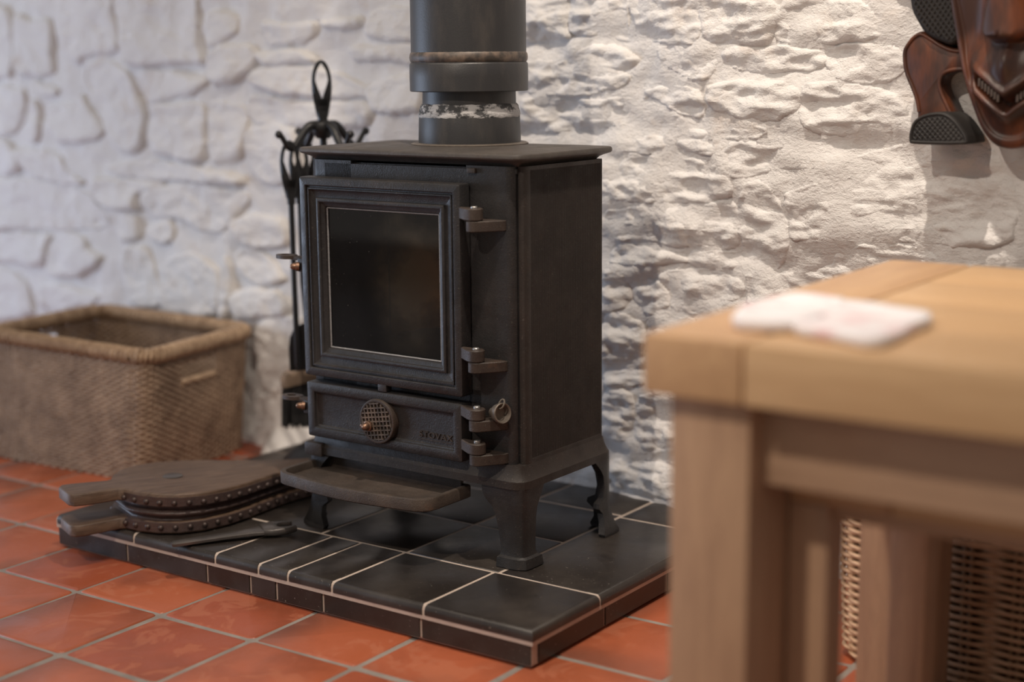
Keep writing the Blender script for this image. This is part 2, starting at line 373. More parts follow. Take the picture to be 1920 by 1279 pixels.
STONES = [
 [(-0.962,0.764),(-0.88,0.759),(-0.887,0.645),(-0.92,0.638),(-0.979,0.633)],
 [(-0.864,0.753),(-0.815,0.744),(-0.753,0.74),(-0.754,0.68),(-0.76,0.642),(-0.818,0.638),(-0.864,0.642),(-0.878,0.682)],
 [(-0.708,0.789),(-0.563,0.784),(-0.554,0.755),(-0.545,0.717),(-0.545,0.683),(-0.597,0.677),(-0.648,0.672),(-0.675,0.66),(-0.707,0.68),(-0.724,0.705)],
 [(-0.526,0.783),(-0.333,0.776),(-0.317,0.74),(-0.312,0.694),(-0.298,0.658),(-0.349,0.658),(-0.502,0.654),(-0.519,0.678),(-0.528,0.726)],
 [(-0.645,0.655),(-0.615,0.664),(-0.566,0.664),(-0.531,0.651),(-0.505,0.63),(-0.488,0.602),(-0.473,0.573),(-0.478,0.535),(-0.491,0.506),(-0.532,0.495),(-0.561,0.503),(-0.594,0.532),(-0.616,0.566),(-0.641,0.601),(-0.652,0.63)],
 [(-0.491,0.645),(-0.425,0.649),(-0.293,0.635),(-0.301,0.617),(-0.331,0.603),(-0.383,0.601),(-0.445,0.591),(-0.468,0.602),(-0.482,0.621)],
 [(-0.446,0.583),(-0.384,0.591),(-0.325,0.594),(-0.296,0.585),(-0.295,0.539),(-0.3,0.493),(-0.347,0.486),(-0.407,0.494),(-0.46,0.505),(-0.458,0.545)],
 [(-0.281,0.594),(-0.225,0.59),(-0.191,0.577),(-0.199,0.523),(-0.217,0.496),(-0.274,0.486),(-0.29,0.502),(-0.29,0.548)],
 [(-0.824,0.63),(-0.783,0.625),(-0.737,0.615),(-0.745,0.602),(-0.777,0.597),(-0.803,0.607)],
 [(-0.981,0.614),(-0.857,0.614),(-0.846,0.599),(-0.858,0.563),(-0.886,0.531),(-0.935,0.516),(-0.994,0.514)],
 [(-0.836,0.589),(-0.806,0.584),(-0.801,0.548),(-0.814,0.515),(-0.841,0.514),(-0.853,0.542)],
 [(-0.77,0.579),(-0.69,0.59),(-0.672,0.605),(-0.648,0.581),(-0.617,0.556),(-0.603,0.532),(-0.646,0.516),(-0.733,0.511),(-0.758,0.528),(-0.779,0.554)],
 [(-0.994,0.51),(-0.926,0.512),(-0.89,0.494),(-0.875,0.462),(-0.905,0.445),(-1.003,0.436)],
 [(-0.885,0.494),(-0.762,0.492),(-0.721,0.463),(-0.671,0.434),(-0.742,0.431),(-0.822,0.438),(-0.867,0.454),(-0.887,0.473)],
 [(-1.004,0.428),(-0.795,0.434),(-0.664,0.417),(-0.632,0.396),(-0.6,0.377),(-0.611,0.357),(-0.751,0.34),(-0.861,0.336),(-1.017,0.328)],
 [(-1.018,0.318),(-0.81,0.331),(-0.805,0.307),(-0.829,0.263),(-0.927,0.264),(-1.025,0.261)],
 [(-0.789,0.319),(-0.739,0.337),(-0.681,0.334),(-0.663,0.31),(-0.623,0.295),(-0.671,0.263),(-0.743,0.247),(-0.811,0.252),(-0.812,0.275)],
 [(-0.588,0.385),(-0.529,0.388),(-0.508,0.368),(-0.51,0.34),(-0.55,0.333),(-0.575,0.346)],
 [(-0.634,0.446),(-0.553,0.45),(-0.441,0.447),(-0.439,0.438),(-0.503,0.422),(-0.512,0.392),(-0.588,0.39),(-0.617,0.4),(-0.642,0.421)],
 [(-0.6,0.47),(-0.462,0.485),(-0.303,0.481),(-0.212,0.467),(-0.224,0.45),(-0.35,0.451),(-0.464,0.451),(-0.552,0.455)],
 [(-0.49,0.428),(-0.369,0.448),(-0.245,0.444),(-0.193,0.433),(-0.222,0.408),(-0.264,0.373),(-0.326,0.366),(-0.397,0.384),(-0.478,0.382)],
 [(-0.483,0.364),(-0.416,0.38),(-0.409,0.345),(-0.45,0.336),(-0.478,0.345)],
 [(-0.555,0.317),(-0.495,0.324),(-0.469,0.293),(-0.451,0.224),(-0.54,0.215),(-0.557,0.247)],
 [(-0.45,0.295),(-0.379,0.322),(-0.31,0.317),(-0.277,0.286),(-0.295,0.219),(-0.438,0.21),(-0.453,0.256)],
 [(-0.235,0.335),(-0.171,0.34),(-0.116,0.306),(-0.124,0.291),(-0.184,0.282),(-0.225,0.301)],
 [(-1.027,0.25),(-0.901,0.233),(-0.875,0.183),(-0.881,0.161),(-1.041,0.134)],
 [(-0.852,0.218),(-0.78,0.235),(-0.692,0.227),(-0.641,0.216),(-0.713,0.193),(-0.842,0.176)],
 [(-0.249,0.388),(-0.177,0.404),(-0.111,0.397),(-0.109,0.356),(-0.18,0.344),(-0.23,0.357)],
 [(-0.149,0.725),(-0.069,0.72),(-0.022,0.722),(-0.028,0.697),(-0.066,0.69),(-0.133,0.689),(-0.147,0.706)],
 [(0.0,0.726),(0.079,0.728),(0.074,0.711),(0.002,0.717)],
 [(0.062,0.683),(0.096,0.685),(0.137,0.684),(0.214,0.685),(0.224,0.657),(0.12,0.661),(0.079,0.659),(0.064,0.667)],
 [(0.105,0.731),(0.148,0.739),(0.227,0.737),(0.225,0.692),(0.106,0.697)],
 [(-0.294,0.741),(-0.237,0.743),(-0.208,0.725),(-0.225,0.7),(-0.285,0.687)],
 [(-0.283,0.676),(-0.218,0.693),(-0.165,0.679),(-0.18,0.649),(-0.237,0.622),(-0.282,0.631)],
 [(-0.165,0.675),(-0.112,0.679),(-0.047,0.678),(-0.023,0.661),(-0.061,0.657),(-0.139,0.653)],
 [(-0.167,0.647),(-0.039,0.653),(0.098,0.623),(0.107,0.606),(-0.042,0.602),(-0.171,0.62)],
 [(0.098,0.623),(0.213,0.639),(0.217,0.587),(0.131,0.578),(0.106,0.59)],
 [(-0.183,0.604),(-0.064,0.595),(0.085,0.598),(0.095,0.561),(-0.015,0.554),(-0.172,0.56)],
 [(-0.186,0.551),(-0.072,0.553),(-0.07,0.474),(-0.15,0.457),(-0.189,0.496)],
 [(0.419,0.755),(0.489,0.753),(0.493,0.705),(0.496,0.689),(0.454,0.688),(0.413,0.689)],
 [(0.498,0.752),(0.587,0.749),(0.593,0.703),(0.606,0.682),(0.546,0.69),(0.496,0.699)],
 [(0.6,0.749),(0.709,0.745),(0.712,0.683),(0.637,0.683),(0.611,0.699)],
 [(0.716,0.745),(0.815,0.742),(0.816,0.68),(0.757,0.68),(0.718,0.688)],
 [(0.821,0.738),(0.905,0.735),(0.962,0.715),(0.97,0.683),(0.906,0.678),(0.825,0.684)],
 [(0.418,0.656),(0.514,0.654),(0.601,0.638),(0.56,0.617),(0.486,0.611),(0.412,0.618)],
 [(0.512,0.671),(0.565,0.681),(0.611,0.659),(0.59,0.646),(0.533,0.648)],
 [(0.644,0.676),(0.712,0.676),(0.745,0.659),(0.719,0.632),(0.666,0.647)],
 [(0.753,0.672),(0.824,0.675),(0.885,0.668),(0.892,0.649),(0.825,0.642),(0.753,0.649)],
 [(0.899,0.671),(0.992,0.673),(1.0,0.639),(0.951,0.629),(0.9,0.639)],
 [(0.417,0.605),(0.509,0.602),(0.614,0.61),(0.623,0.6),(0.65,0.568),(0.528,0.566),(0.432,0.556)],
 [(0.623,0.616),(0.696,0.622),(0.723,0.604),(0.713,0.583),(0.662,0.597)],
 [(0.729,0.625),(0.817,0.632),(0.863,0.619),(0.857,0.589),(0.787,0.581),(0.734,0.594)],
 [(0.662,0.586),(0.73,0.587),(0.811,0.575),(0.807,0.559),(0.73,0.555),(0.667,0.561)],
 [(0.871,0.626),(0.965,0.623),(1.001,0.607),(1.002,0.576),(0.939,0.564),(0.872,0.576)],
 [(0.561,0.528),(0.68,0.528),(0.725,0.526),(0.758,0.516),(0.769,0.482),(0.698,0.47),(0.633,0.467),(0.561,0.476)],
 [(0.561,0.555),(0.654,0.558),(0.739,0.549),(0.755,0.537),(0.689,0.534),(0.574,0.534)],
 [(0.765,0.551),(0.888,0.55),(0.889,0.523),(0.831,0.521),(0.772,0.507)],
 [(0.933,0.535),(1.037,0.562),(1.123,0.548),(1.147,0.45),(1.028,0.439),(0.914,0.441),(0.912,0.494)],
 [(0.778,0.482),(0.81,0.502),(0.844,0.474),(0.855,0.432),(0.837,0.392),(0.807,0.387),(0.784,0.409)],
 [(0.848,0.488),(0.904,0.501),(0.908,0.441),(0.861,0.434),(0.857,0.451)],
 [(0.702,0.462),(0.77,0.474),(0.779,0.427),(0.758,0.412),(0.706,0.411),(0.695,0.44)],
 [(0.561,0.449),(0.691,0.461),(0.698,0.41),(0.638,0.417),(0.562,0.412)],
 [(0.584,0.406),(0.633,0.403),(0.69,0.398),(0.695,0.389),(0.62,0.38),(0.565,0.379)],
 [(0.707,0.405),(0.774,0.408),(0.791,0.391),(0.708,0.384)],
 [(0.665,0.376),(0.725,0.381),(0.783,0.368),(0.775,0.347),(0.704,0.319),(0.667,0.328),(0.654,0.358)],
 [(0.599,0.353),(0.652,0.359),(0.667,0.328),(0.639,0.312),(0.604,0.333)],
 [(0.561,0.369),(0.595,0.36),(0.602,0.331),(0.575,0.31),(0.558,0.315)],
 [(0.558,0.3),(0.621,0.301),(0.63,0.228),(0.617,0.211),(0.558,0.204)],
 [(0.634,0.304),(0.709,0.312),(0.71,0.212),(0.641,0.207)],
 [(0.617,0.192),(0.702,0.204),(0.698,0.109),(0.635,0.11),(0.609,0.133)],
 [(0.558,0.192),(0.608,0.195),(0.602,0.132),(0.558,0.129)],
 [(0.575,0.097),(0.69,0.1),(0.69,0.058),(0.576,0.056)],
 [(0.478,0.081),(0.566,0.097),(0.566,0.059),(0.478,0.052)],
 [(-0.263,0.327),(-0.244,0.29),(-0.255,0.223),(-0.285,0.22)],
 [(-0.238,0.267),(-0.133,0.277),(-0.102,0.238),(-0.234,0.221)],
 [(-0.185,0.211),(-0.069,0.233),(-0.074,0.122),(-0.171,0.1)],
 [(-0.188,0.083),(-0.075,0.103),(-0.08,0.009),(-0.191,-0.018)],
 [(0.791,0.377),(0.854,0.386),(0.915,0.401),(0.916,0.36),(0.808,0.336)],
 [(0.922,0.421),(1.042,0.43),(1.058,0.373),(0.931,0.361)],
 [(0.717,0.313),(0.856,0.327),(0.859,0.214),(0.719,0.195)],
 [(0.864,0.327),(1.004,0.348),(1.008,0.235),(0.866,0.215)],
 [(0.719,0.184),(0.835,0.2),(0.838,0.066),(0.721,0.056)],
 [(0.843,0.201),(1.008,0.225),(1.014,0.078),(0.847,0.061)],
]

def stone(poly, hgt, rough, seed, tiltx=0.0, tiltz=0.0, chip=0.0, st=0.0028):
    """a stone face as a fine relief that dives under the mortar all round"""
    R = np.array([tuple(p) for p in resample(catmull(poly, 3), 60)]); c = R.mean(0)
    lo, hi = R.min(0)-0.009, R.max(0)+0.009
    xs = np.arange(lo[0], hi[0], st); zs = np.arange(lo[1], hi[1], st); X, Z = np.meshgrid(xs, zs)
    wx, wz = np.zeros_like(X), np.zeros_like(X)
    for idx in np.ndindex(X.shape):
        q = Vector((X[idx]*28+seed, Z[idx]*28, seed)); t = noise.noise_vector(q)+noise.noise_vector(q*2.7)*0.5
        wx[idx], wz[idx] = t.x*0.0035, t.y*0.0035
    Pt = np.stack([X+wx, Z+wz], -1).reshape(-1, 2)
    A = R; B = np.roll(R, -1, 0); AB = B-A
    t = np.clip(((Pt[:, None]-A)*AB).sum(-1)/(AB*AB).sum(-1), 0, 1)
    dist = np.sqrt((((A+t[..., None]*AB)-Pt[:, None])**2).sum(-1)).min(1)
    cond = (A[:, 1] > Pt[:, None, 1]) != (B[:, 1] > Pt[:, None, 1])
    with np.errstate(divide='ignore', invalid='ignore'):
        xi = AB[:, 0]*(Pt[:, None, 1]-A[:, 1])/AB[:, 1]+A[:, 0]
    ins = (np.logical_and(cond, Pt[:, None, 0] < xi).sum(1) % 2).astype(bool)
    D = np.where(ins, dist, -dist).reshape(X.shape)
    E = np.clip((D+0.002)/(0.011 if not chip else 0.016), 0, 1); Hh = hgt*(1-(1-E)**2.3) - np.clip((-0.001-D)/0.005, 0, 1)*0.020
    idx_of = -np.ones(X.shape, int); v = []; f = []
    for i in np.ndindex(X.shape):
        if D[i] < -0.0085: continue
        x, z = float(X[i]), float(Z[i]); h = float(Hh[i]); k = float(E[i])
        h += macro(x, z) + k*(rough*fr(x, z, 9, 5, seed) + tiltx*(x-c[0]) + tiltz*(z-c[1]))
        if chip:
            d = noise.voronoi(Vector((x*17+0.4*noise.noise(Vector((x*40, z*40, 1))), z*30, seed)))[0]
            h += k*chip*(0.55-d[0]*1.3+0.5*fr(x, z*1.3, 31, 3, seed+3))
        else: h += k*0.0012*fr(x, z, 45, 3, seed+3)
        idx_of[i] = len(v); v.append(wp(x, z, h))
    for a_ in range(X.shape[0]-1):
        for b_ in range(X.shape[1]-1):
            q = (idx_of[a_, b_], idx_of[a_, b_+1], idx_of[a_+1, b_+1], idx_of[a_+1, b_])
            if min(q) >= 0: f.append(q)
    return link('stone', mesh(v, f, 180), M['stone'], wall)
rs = random.Random(11)
for k, poly in enumerate(STONES):
    cx = sum(p[0] for p in poly)/len(poly); right = cx > 0.18
    stone(poly, rs.uniform(0.005, 0.010) if not right else rs.choice((0.0004, 0.0012, 0.002, 0.0045, 0.006)), 0.0040 if not right else 0.0060, k*1.37, rs.uniform(-.06, .06), rs.uniform(-.14, .02), 0.0 if not right else 0.0050)
# the wall goes on beyond what the photograph frames
BOXES = [(min(p[0] for p in q), max(p[0] for p in q), min(p[1] for p in q), max(p[1] for p in q)) for q in STONES]
def covered(x0, x1, z0, z1): return any(x0 < b1+0.004 and x1 > b0-0.004 and z0 < b3+0.004 and z1 > b2-0.004 for b0, b1, b2, b3 in BOXES) or (0.62 < x1 and x0 < 1.3 and z0 < 0.72) or (-0.93 < x1 and x0 < 0.27 and z0 < 0.72 and z1 > 0.2)
z = 0.06; row = 0
while z < 1.15:
    h = rs.uniform(0.075, 0.12); x = -2.05+rs.uniform(0, 0.1)
    while x < 2.0:
        L = rs.uniform(0.08, 0.2); cx, cz = x+L/2, z+h/2
        if not covered(cx-L/2, cx+L/2, cz-h/2, cz+h/2) and cz+h/2 < 1.2:
            pl = [(cx+L*0.46*a+rs.uniform(-.012, .012), cz+h*0.43*b+rs.uniform(-.010, .010)) for a, b in ((-1, -.6), (-.5, -1), (.5, -1), (1, -.5), (1, .6), (.4, 1), (-.5, 1), (-1, .5))]
            stone(pl, rs.uniform(0.006, 0.012), 0.005, row*3.1+x*7, 0, rs.uniform(-.1, .0), 0.003, 0.005)
        x += L+0.012
    z += h+0.010; row += 1

# ------------------------------------------------------------------ tiled hearth
hearth = thing('hearth', 'low raised hearth of black glazed tiles with pale grout under the stove', 'hearth', (HC[0], HC[1], 0), 0)
def hobj(g, name, mat, smooth=35):
    o = link(name, mesh([(p[0]-HC[0], p[1]-HC[1], p[2]) for p in g.v], g.f, smooth), mat, hearth); return o
def hquad(u0, u1, v0, v1): return [hw(u0, v0), hw(u1, v0), hw(u1, v1), hw(u0, v1)]
UL = 0.798
def vb(u): return 0.506+0.10*u                # the hearth ends against the wall
g = G(); pl = [hw(0.0006, 0.0006), hw(UL-0.0006, 0.0006), hw(UL-0.0006, vb(UL)), hw(0.0006, vb(0))]
g.prism(pl, 0.0, ZH-0.0011, 'z', 0.004); hobj(g, 'slab', M['grout_h'], 0)
for q in (hquad(-0.0030, UL+0.0010, -0.0028, 0.02), hquad(-0.0028, 0.02, -0.0026, vb(0)), hquad(UL-0.02, UL+0.0012, 0.0, vb(UL))):
    g = G(); i1 = inset(q, 0.0045); g.loft([[(x, y, z) for x, y in p] for p, z in ((q, ZH-0.0180), (q, ZH-0.0065), (inset(q, 0.0016), ZH-0.0030), (i1, ZH-0.0008))]); hobj(g, 'grout_bead', M['grout_h'], 40)
def top_tile(u0, u1, v0, v1, front=False, side=False):
    gp = 0.0020
    a0, a1, b0, b1 = (u0 if side else u0+gp), u1-gp, (v0 if front else v0+gp), v1-gp
    dz = rs.uniform(-0.0007, 0.0004); rings = []
    # bullnose on the exposed edges, small arris elsewhere
    for k, (ang, zz) in enumerate([(0, ZH-0.0125), (0, ZH-0.0075), (30, None), (55, None), (75, None), (90, None)]):
        if zz is None:
            t = math.radians(ang); dn = 0.0075*(1-math.cos(t)); z_ = ZH-0.0075+0.0075*math.sin(t)
        else: dn = 0; z_ = zz
        ds = dn*0.18
        rings.append([(x, y, z_+dz) for x, y in [hw(a0+(dn if side else ds), b0+(dn if front else ds)), hw(a1-ds, b0+(dn if front else ds)), hw(a1-ds, b1-ds), hw(a0+(dn if side else ds), b1-ds)]])
    g = G().loft(rings, cap0=True); hobj(g, 'tile', M['btile'], 50)
us = [-0.004, 0.149, 0.289, 0.361, 0.411, 0.487, 0.640, UL]
for a, b in zip(us, us[1:]): top_tile(a, b, -0.004, 0.136, True, a < 0)
top_tile(-0.004, 0.143, 0.136, 0.418, False, True); top_tile(-0.004, 0.143, 0.418, vb(0.07), False, True)
us2 = [0.143, 0.287, 0.433, 0.578, 0.722, UL]
for v0, v1 in ((0.136, 0.281), (0.281, 0.426), (0.426, None)):
    for a, b in zip(us2, us2[1:]): top_tile(a, b, v0, v1 or vb((a+b)/2))
def riser(a0, a1, fixed, side):
    gp = 0.0022; z0, z1 = 0.0035, ZH-0.0180
    g = G()
    if side: pl = [hw(-0.0014, a0+gp), hw(-0.0014, a1-gp), hw(0.010, a1-gp), hw(0.010, a0+gp)]
    else: pl = [hw(a0+gp, -0.0014), hw(a1-gp, -0.0014), hw(a1-gp, 0.010), hw(a0+gp, 0.010)]
    if fixed: pl = [hw(UL+0.001, a0+gp), hw(UL+0.001, a1-gp), hw(UL-0.010, a1-gp), hw(UL-0.010, a0+gp)]
    g.prism(pl, z0, z1, 'z', 0.0009); hobj(g, 'tile', M['btile'], 30)
usr = [-0.001, 0.155, 0.306, 0.383, 0.428, 0.505, 0.657, UL+0.001]
for a, b in zip(usr, usr[1:]): riser(a, b, False, False)
for a, b in ((0.010, 0.149), (0.149, 0.296), (0.296, 0.445), (0.445, vb(0))): riser(a, b, False, True); riser(a, b, True, True)
# ------------------------------------------------------------------ wood burning stove
SO = Vector((0.6554, 0.2762, ZH)); SR = -0.023766
stove = thing('wood_burning_stove', 'small dark cast iron stove with glazed door standing on the black tiled hearth', 'stove', SO, SR)
def sp(g, name, mat='iron', smooth=35, parent=None): return g.obj(name, M[mat] if isinstance(mat, str) else mat, parent or stove, smooth, ZH)
XL, XR, YF, YB = -0.341, 0.0, -0.006, 0.176
CX = (XL+XR)/2
def mirror(pts): return [(2*CX-x, y) for x, y in pts][::-1]
# body shell: front wall with an opening for the fire, rounded front edges, back and inner walls
rc = [(-0.020, YF), (-0.0165, YF+0.0006), (-0.0135, YF+0.0024), (-0.0112, YF+0.0054), (-0.0105, YF+0.0092)]
strip = [(-0.078, YF+0.012), (-0.078, YF)] + rc + [(-0.0125, YF+0.012)]
g = G().prism(strip, 0.170, 0.5365, 'z'); g.prism(mirror(strip), 0.170, 0.5365, 'z')
g.prism([(-0.308, YF), (-0.078, YF), (-0.078, YF+0.012), (-0.308, YF+0.012)], 0.509, 0.5325, 'z')      # head rail
g.prism([(-0.335, YF), (-0.060, YF), (-0.060, YF+0.010), (-0.335, YF+0.010)], 0.2445, 0.262, 'z')       # rail between the doors
g.prism([(-0.330, YF+0.001), (-0.060, YF+0.001), (-0.060, YF+0.010), (-0.330, YF+0.010)], 0.168, 0.178, 'z')
g.box(XL+0.008, XR-0.008, YB-0.008, YB-0.001, 0.170, 0.536)
g.box(XL+0.008, XR-0.008, YF+0.006, YB-0.004, 0.528, 0.534)
g.box(XL+0.008, XR-0.008, YF+0.010, YB-0.004, 0.168, 0.174)
for a, b in ((-0.022, -0.0097), (XL+0.0097, XL+0.022)): g.box(a, b, 0.0050, 0.016, 0.1705, 0.536)
sp(g, 'body')
# ribbed side panels
def side(flip):
    prof = [(-0.0085, 0.0040), (-0.0050, 0.0042), (-0.0022, 0.0058), (-0.0006, 0.0090), (0.0, 0.0125), (0.0, 0.017)]
    y = 0.017; pitch = 0.00245
    while y < 0.1705:
        prof += [(-0.0011, y+pitch*0.22), (-0.0011, y+pitch*0.42), (0.0, y+pitch*0.66), (0.0, y+pitch)]; y += pitch
    prof += [(0.0, 0.174), (-0.002, YB), (-0.0085, YB)]
    if flip: prof = mirror(prof)
    rings = [[(x, y_, z) for x, y_ in prof] for z in (0.1745, 0.1805, 0.531, 0.5365)]
    # the ribs stop short of the top and foot of the panel
    lim = 0.0 if not flip else 2*CX
    for k in (0, 3):
        rings[k] = [((lim if abs(x-lim) < 0.0013 and 0.016 < y_ < 0.1735 else x), y_, z) for x, y_, z in rings[k]]
    rings[1:1] = [[(p[0], p[1], 0.1795) for p in rings[0]]]; rings[-1:-1] = [[(p[0], p[1], 0.5318) for p in rings[-1]]]
    sp(G().loft(rings), 'side_panel', 'iron_side', 25)
side(False); side(True)
# top plate
PX0, PX1, PY0, PY1 = -0.350, 0.010, -0.016, 0.192
def rr(z, ins, r=0.014): return [(x, y, z) for x, y in rrect(PX0, PX1, PY0, PY1, r, ins, 4)]
g = G().loft([rr(0.5365, 0.018), rr(0.5395, 0.0155), rr(0.5415, 0.0115), rr(0.5432, 0.006), rr(0.5448, 0.0012), rr(0.5465, 0.0), rr(0.5495, 0.0), rr(0.5512, 0.0010), rr(0.5520, 0.003), rr(0.5532, 0.03), rr(0.5540, 0.06)])
sp(g, 'top_plate', 'iron_plate', 30)
# base moulding
BX0, BX1, BY0, BY1 = -0.3495, 0.008, -0.016, 0.192
def br(z, ins, r=0.018): return [(x, y, z) for x, y in rrect(BX0, BX1, BY0, BY1, r, ins, 4)]
g = G().loft([br(0.150, 0.030), br(0.1455, 0.003), br(0.1465, 0.0), br(0.1560, 0.0), br(0.1575, 0.0012), br(0.1610, 0.0035), br(0.1660, 0.0058), br(0.1710, 0.0072), br(0.1745, 0.0080), br(0.1745, 0.02)])
sp(g, 'base', 'iron_side', 30)
# four legs: two flanges meeting at a rounded corner over a flared foot block
def leg(cx, cy, sx, sy, kind):
    if kind == 'a':
        T = [(0.1465, .062, .046, 0), (0.137, .061, .042, 0), (0.129, .056, .036, 0), (0.120, .046, .031, 0), (0.106, .040, .028, 0), (0.088, .0355, .027, 0), (0.066, .033, .027, .0), (0.0612, .034, .030, .001), (0.0590, .036, .034, .0045), (0.0470, .037, .036, .006), (0.046, .036, .035, .005)]
    else:
        T = [(0.1465, .040, .040, 0), (0.139, .032, .032, 0), (0.133, .026, .026, 0), (0.124, .020, .020, 0), (0.108, .017, .017, 0), (0.094, .020, .020, 0), (0.088, .032, .030, 0), (0.082, .034, .032, .001), (0.074, .024, .024, .002), (0.062, .026, .026, .006), (0.050, .036, .036, .012), (0.046, .034, .034, .012)]
    th = 0.0095; rings = []
    for z, fl, sd, fz in T:
        r = 0.008
        pl = [(-fl, -fz), (-r-0.004, -fz), (-r*0.5, -fz+0.0015), (fz-0.0015, r*0.5-fz*0.5), (fz, r+0.004), (fz, sd), (fz-th, sd), (fz-th, th-fz), (-fl, th-fz)]
        rings.append([(cx+sx*x, cy+sy*y, z) for x, y in pl])
    sp(G().loft(rings), 'leg', 'iron', 40)
leg(BX1-0.002, BY0+0.003, 1, 1, 'a'); leg(BX1-0.002, BY1-0.003, 1, -1, 'b')
leg(BX0+0.002, BY0+0.003, -1, 1, 'b'); leg(BX0+0.002, BY1-0.003, -1, -1, 'b')
# ash tray lip in front
def tr(z, ins, xtra=0.0):
    R = 0.026; pts = []
    x0, x1, yb, yf = -0.342+ins, -0.086-ins, 0.004, -0.088+ins
    pts.append((x1, yb))
    for k in range(6):
        t = math.radians(-90*k/5); r = max(R-ins, .004); pts.append((x1-r+r*math.cos(t), yf+r+r*math.sin(t)))
    for k in range(1, 9):
        q = k/9; x = (x1-R)+((x0+R)-(x1-R))*q; pts.append((x, yf-0.011*math.sin(math.pi*q)))
    for k in range(6):
        t = math.radians(-90-90*k/5); r = max(R-ins, .004); pts.append((x0+r+r*math.cos(t), yf+r+r*math.sin(t)))
    pts.append((x0, yb))
    return [(x, y, z) for x, y in pts]
g = G().loft([tr(0.121, 0.008), tr(0.1195, 0.003), tr(0.1215, 0.0003), tr(0.1345, 0.0), tr(0.1362, 0.0012), tr(0.1366, 0.004), tr(0.1360, 0.0075), tr(0.1330, 0.0090), tr(0.1272, 0.0100), tr(0.1266, 0.0115), tr(0.1264, 0.03)])
sp(g, 'ash_lip', 'iron_tray', 40)
g = G(); g.box(-0.330, -0.098, 0.000, 0.006, 0.122, 0.150, 0.002); g.box(-0.348, -0.316, -0.0205, -0.010, 0.143, 0.162, 0.004)
sp(g, 'lip_bracket', 'iron_rust')
# glazed door
def fr_rings(x0, x1, z0, z1, steps, r=0.004):
    return [[(x, y, z) for x, z in rrect(x0, x1, z0, z1, r, i, 3)] for i, y in steps]
DX0, DX1, DZ0, DZ1 = -0.3340, -0.0722, 0.2555, 0.5155
g = G().loft(fr_rings(DX0, DX1, DZ0, DZ1, [(0.038, -0.0075), (0.001, -0.0075), (0.0, -0.009), (0.0, -0.0255), (0.0008, -0.0272), (0.0025, -0.028), (0.0100, -0.028), (0.0110, -0.0272), (0.0116, -0.0245), (0.0135, -0.0245), (0.0140, -0.0268), (0.0155, -0.0268), (0.0165, -0.0240), (0.0180, -0.0228), (0.0262, -0.0222), (0.0268, -0.0250), (0.0282, -0.0258), (0.0305, -0.0258), (0.0318, -0.0250), (0.0325, -0.0225), (0.0372, -0.0205), (0.0380, -0.0190), (0.0380, -0.0075)], 0.003), False, False)
door = sp(g, 'door', 'iron', 30)
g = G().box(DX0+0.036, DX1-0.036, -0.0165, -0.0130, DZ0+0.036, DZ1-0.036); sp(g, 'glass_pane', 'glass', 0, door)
i0 = 0.0392; g = G()
for (xa, za), (xb, zb) in (((DX0+i0, DZ0+i0), (DX0+i0, DZ1-i0)), ((DX0+i0, DZ1-i0), (DX1-i0, DZ1-i0)), ((DX1-i0, DZ1-i0), (DX1-i0, DZ0+i0)), ((DX1-i0, DZ0+i0), (DX0+i0, DZ0+i0))):
    L = math.hypot(xb-xa, zb-za); nn = int(L/0.0006)
    for ph in (0, math.pi):
        pts = []
        for k in range(nn+1):
            t = k/nn; a = t*L/0.0034*2*math.pi+ph
            pts.append((xa+(xb-xa)*t+0.0006*math.cos(a)*(zb != za), -0.0176+0.0006*math.sin(a), za+(zb-za)*t+0.0006*math.cos(a)*(zb == za)))
        g.tube(pts, 0.00075, 4)
sp(g, 'rope_seal', 'rope', 180, door)
g = G().box(-0.2085, -0.1945, -0.0275, -0.016, 0.2475, 0.2575, 0.001); sp(g, 'stop_lug', 'iron', 35, door)
def knuckle(z0, z1, par, xa):
    g = G(); c = (-0.0475, -0.0315)
    pl = [(xa, -0.0225), (xa, -0.0275), (-0.0565, -0.0395)]+[(c[0]+0.0105*math.cos(t), c[1]+0.0105*math.sin(t)) for t in [math.radians(a) for a in range(-120, 91, 21)]]+[(-0.056, -0.0235)]
    g.prism(pl, z0, z1, 'z', 0.0012); k = sp(g, 'hinge_knuckle', 'iron_rust', 35, par)
    return k
def bracket(z0, z1):
    c = (-0.0475, -0.0315)
    pl = [(-0.0575, -0.004), (-0.0578, -0.031)]+[(c[0]+0.0100*math.cos(t), c[1]+0.0100*math.sin(t)) for t in [math.radians(a) for a in range(185, 321, 22)]]+[(-0.0215, -0.0125), (-0.0195, -0.0075), (-0.0195, -0.004)]
    g = G().prism(pl, z0, z1, 'z', 0.0010); b = sp(g, 'hinge_bracket', 'iron_rust', 35)
    g = G().lathe([(0.0, z1), (0.0042, z1), (0.0042, z1+0.0165), (0.0036, z1+0.0172), (0, z1+0.0172)], 12, (c[0], c[1], 0)); sp(g, 'hinge_pin', 'steel', 35, b)
for z in (0.4735, 0.3035): knuckle(z+0.0004, z+0.0150, door, -0.0735); bracket(z-0.0130, z)
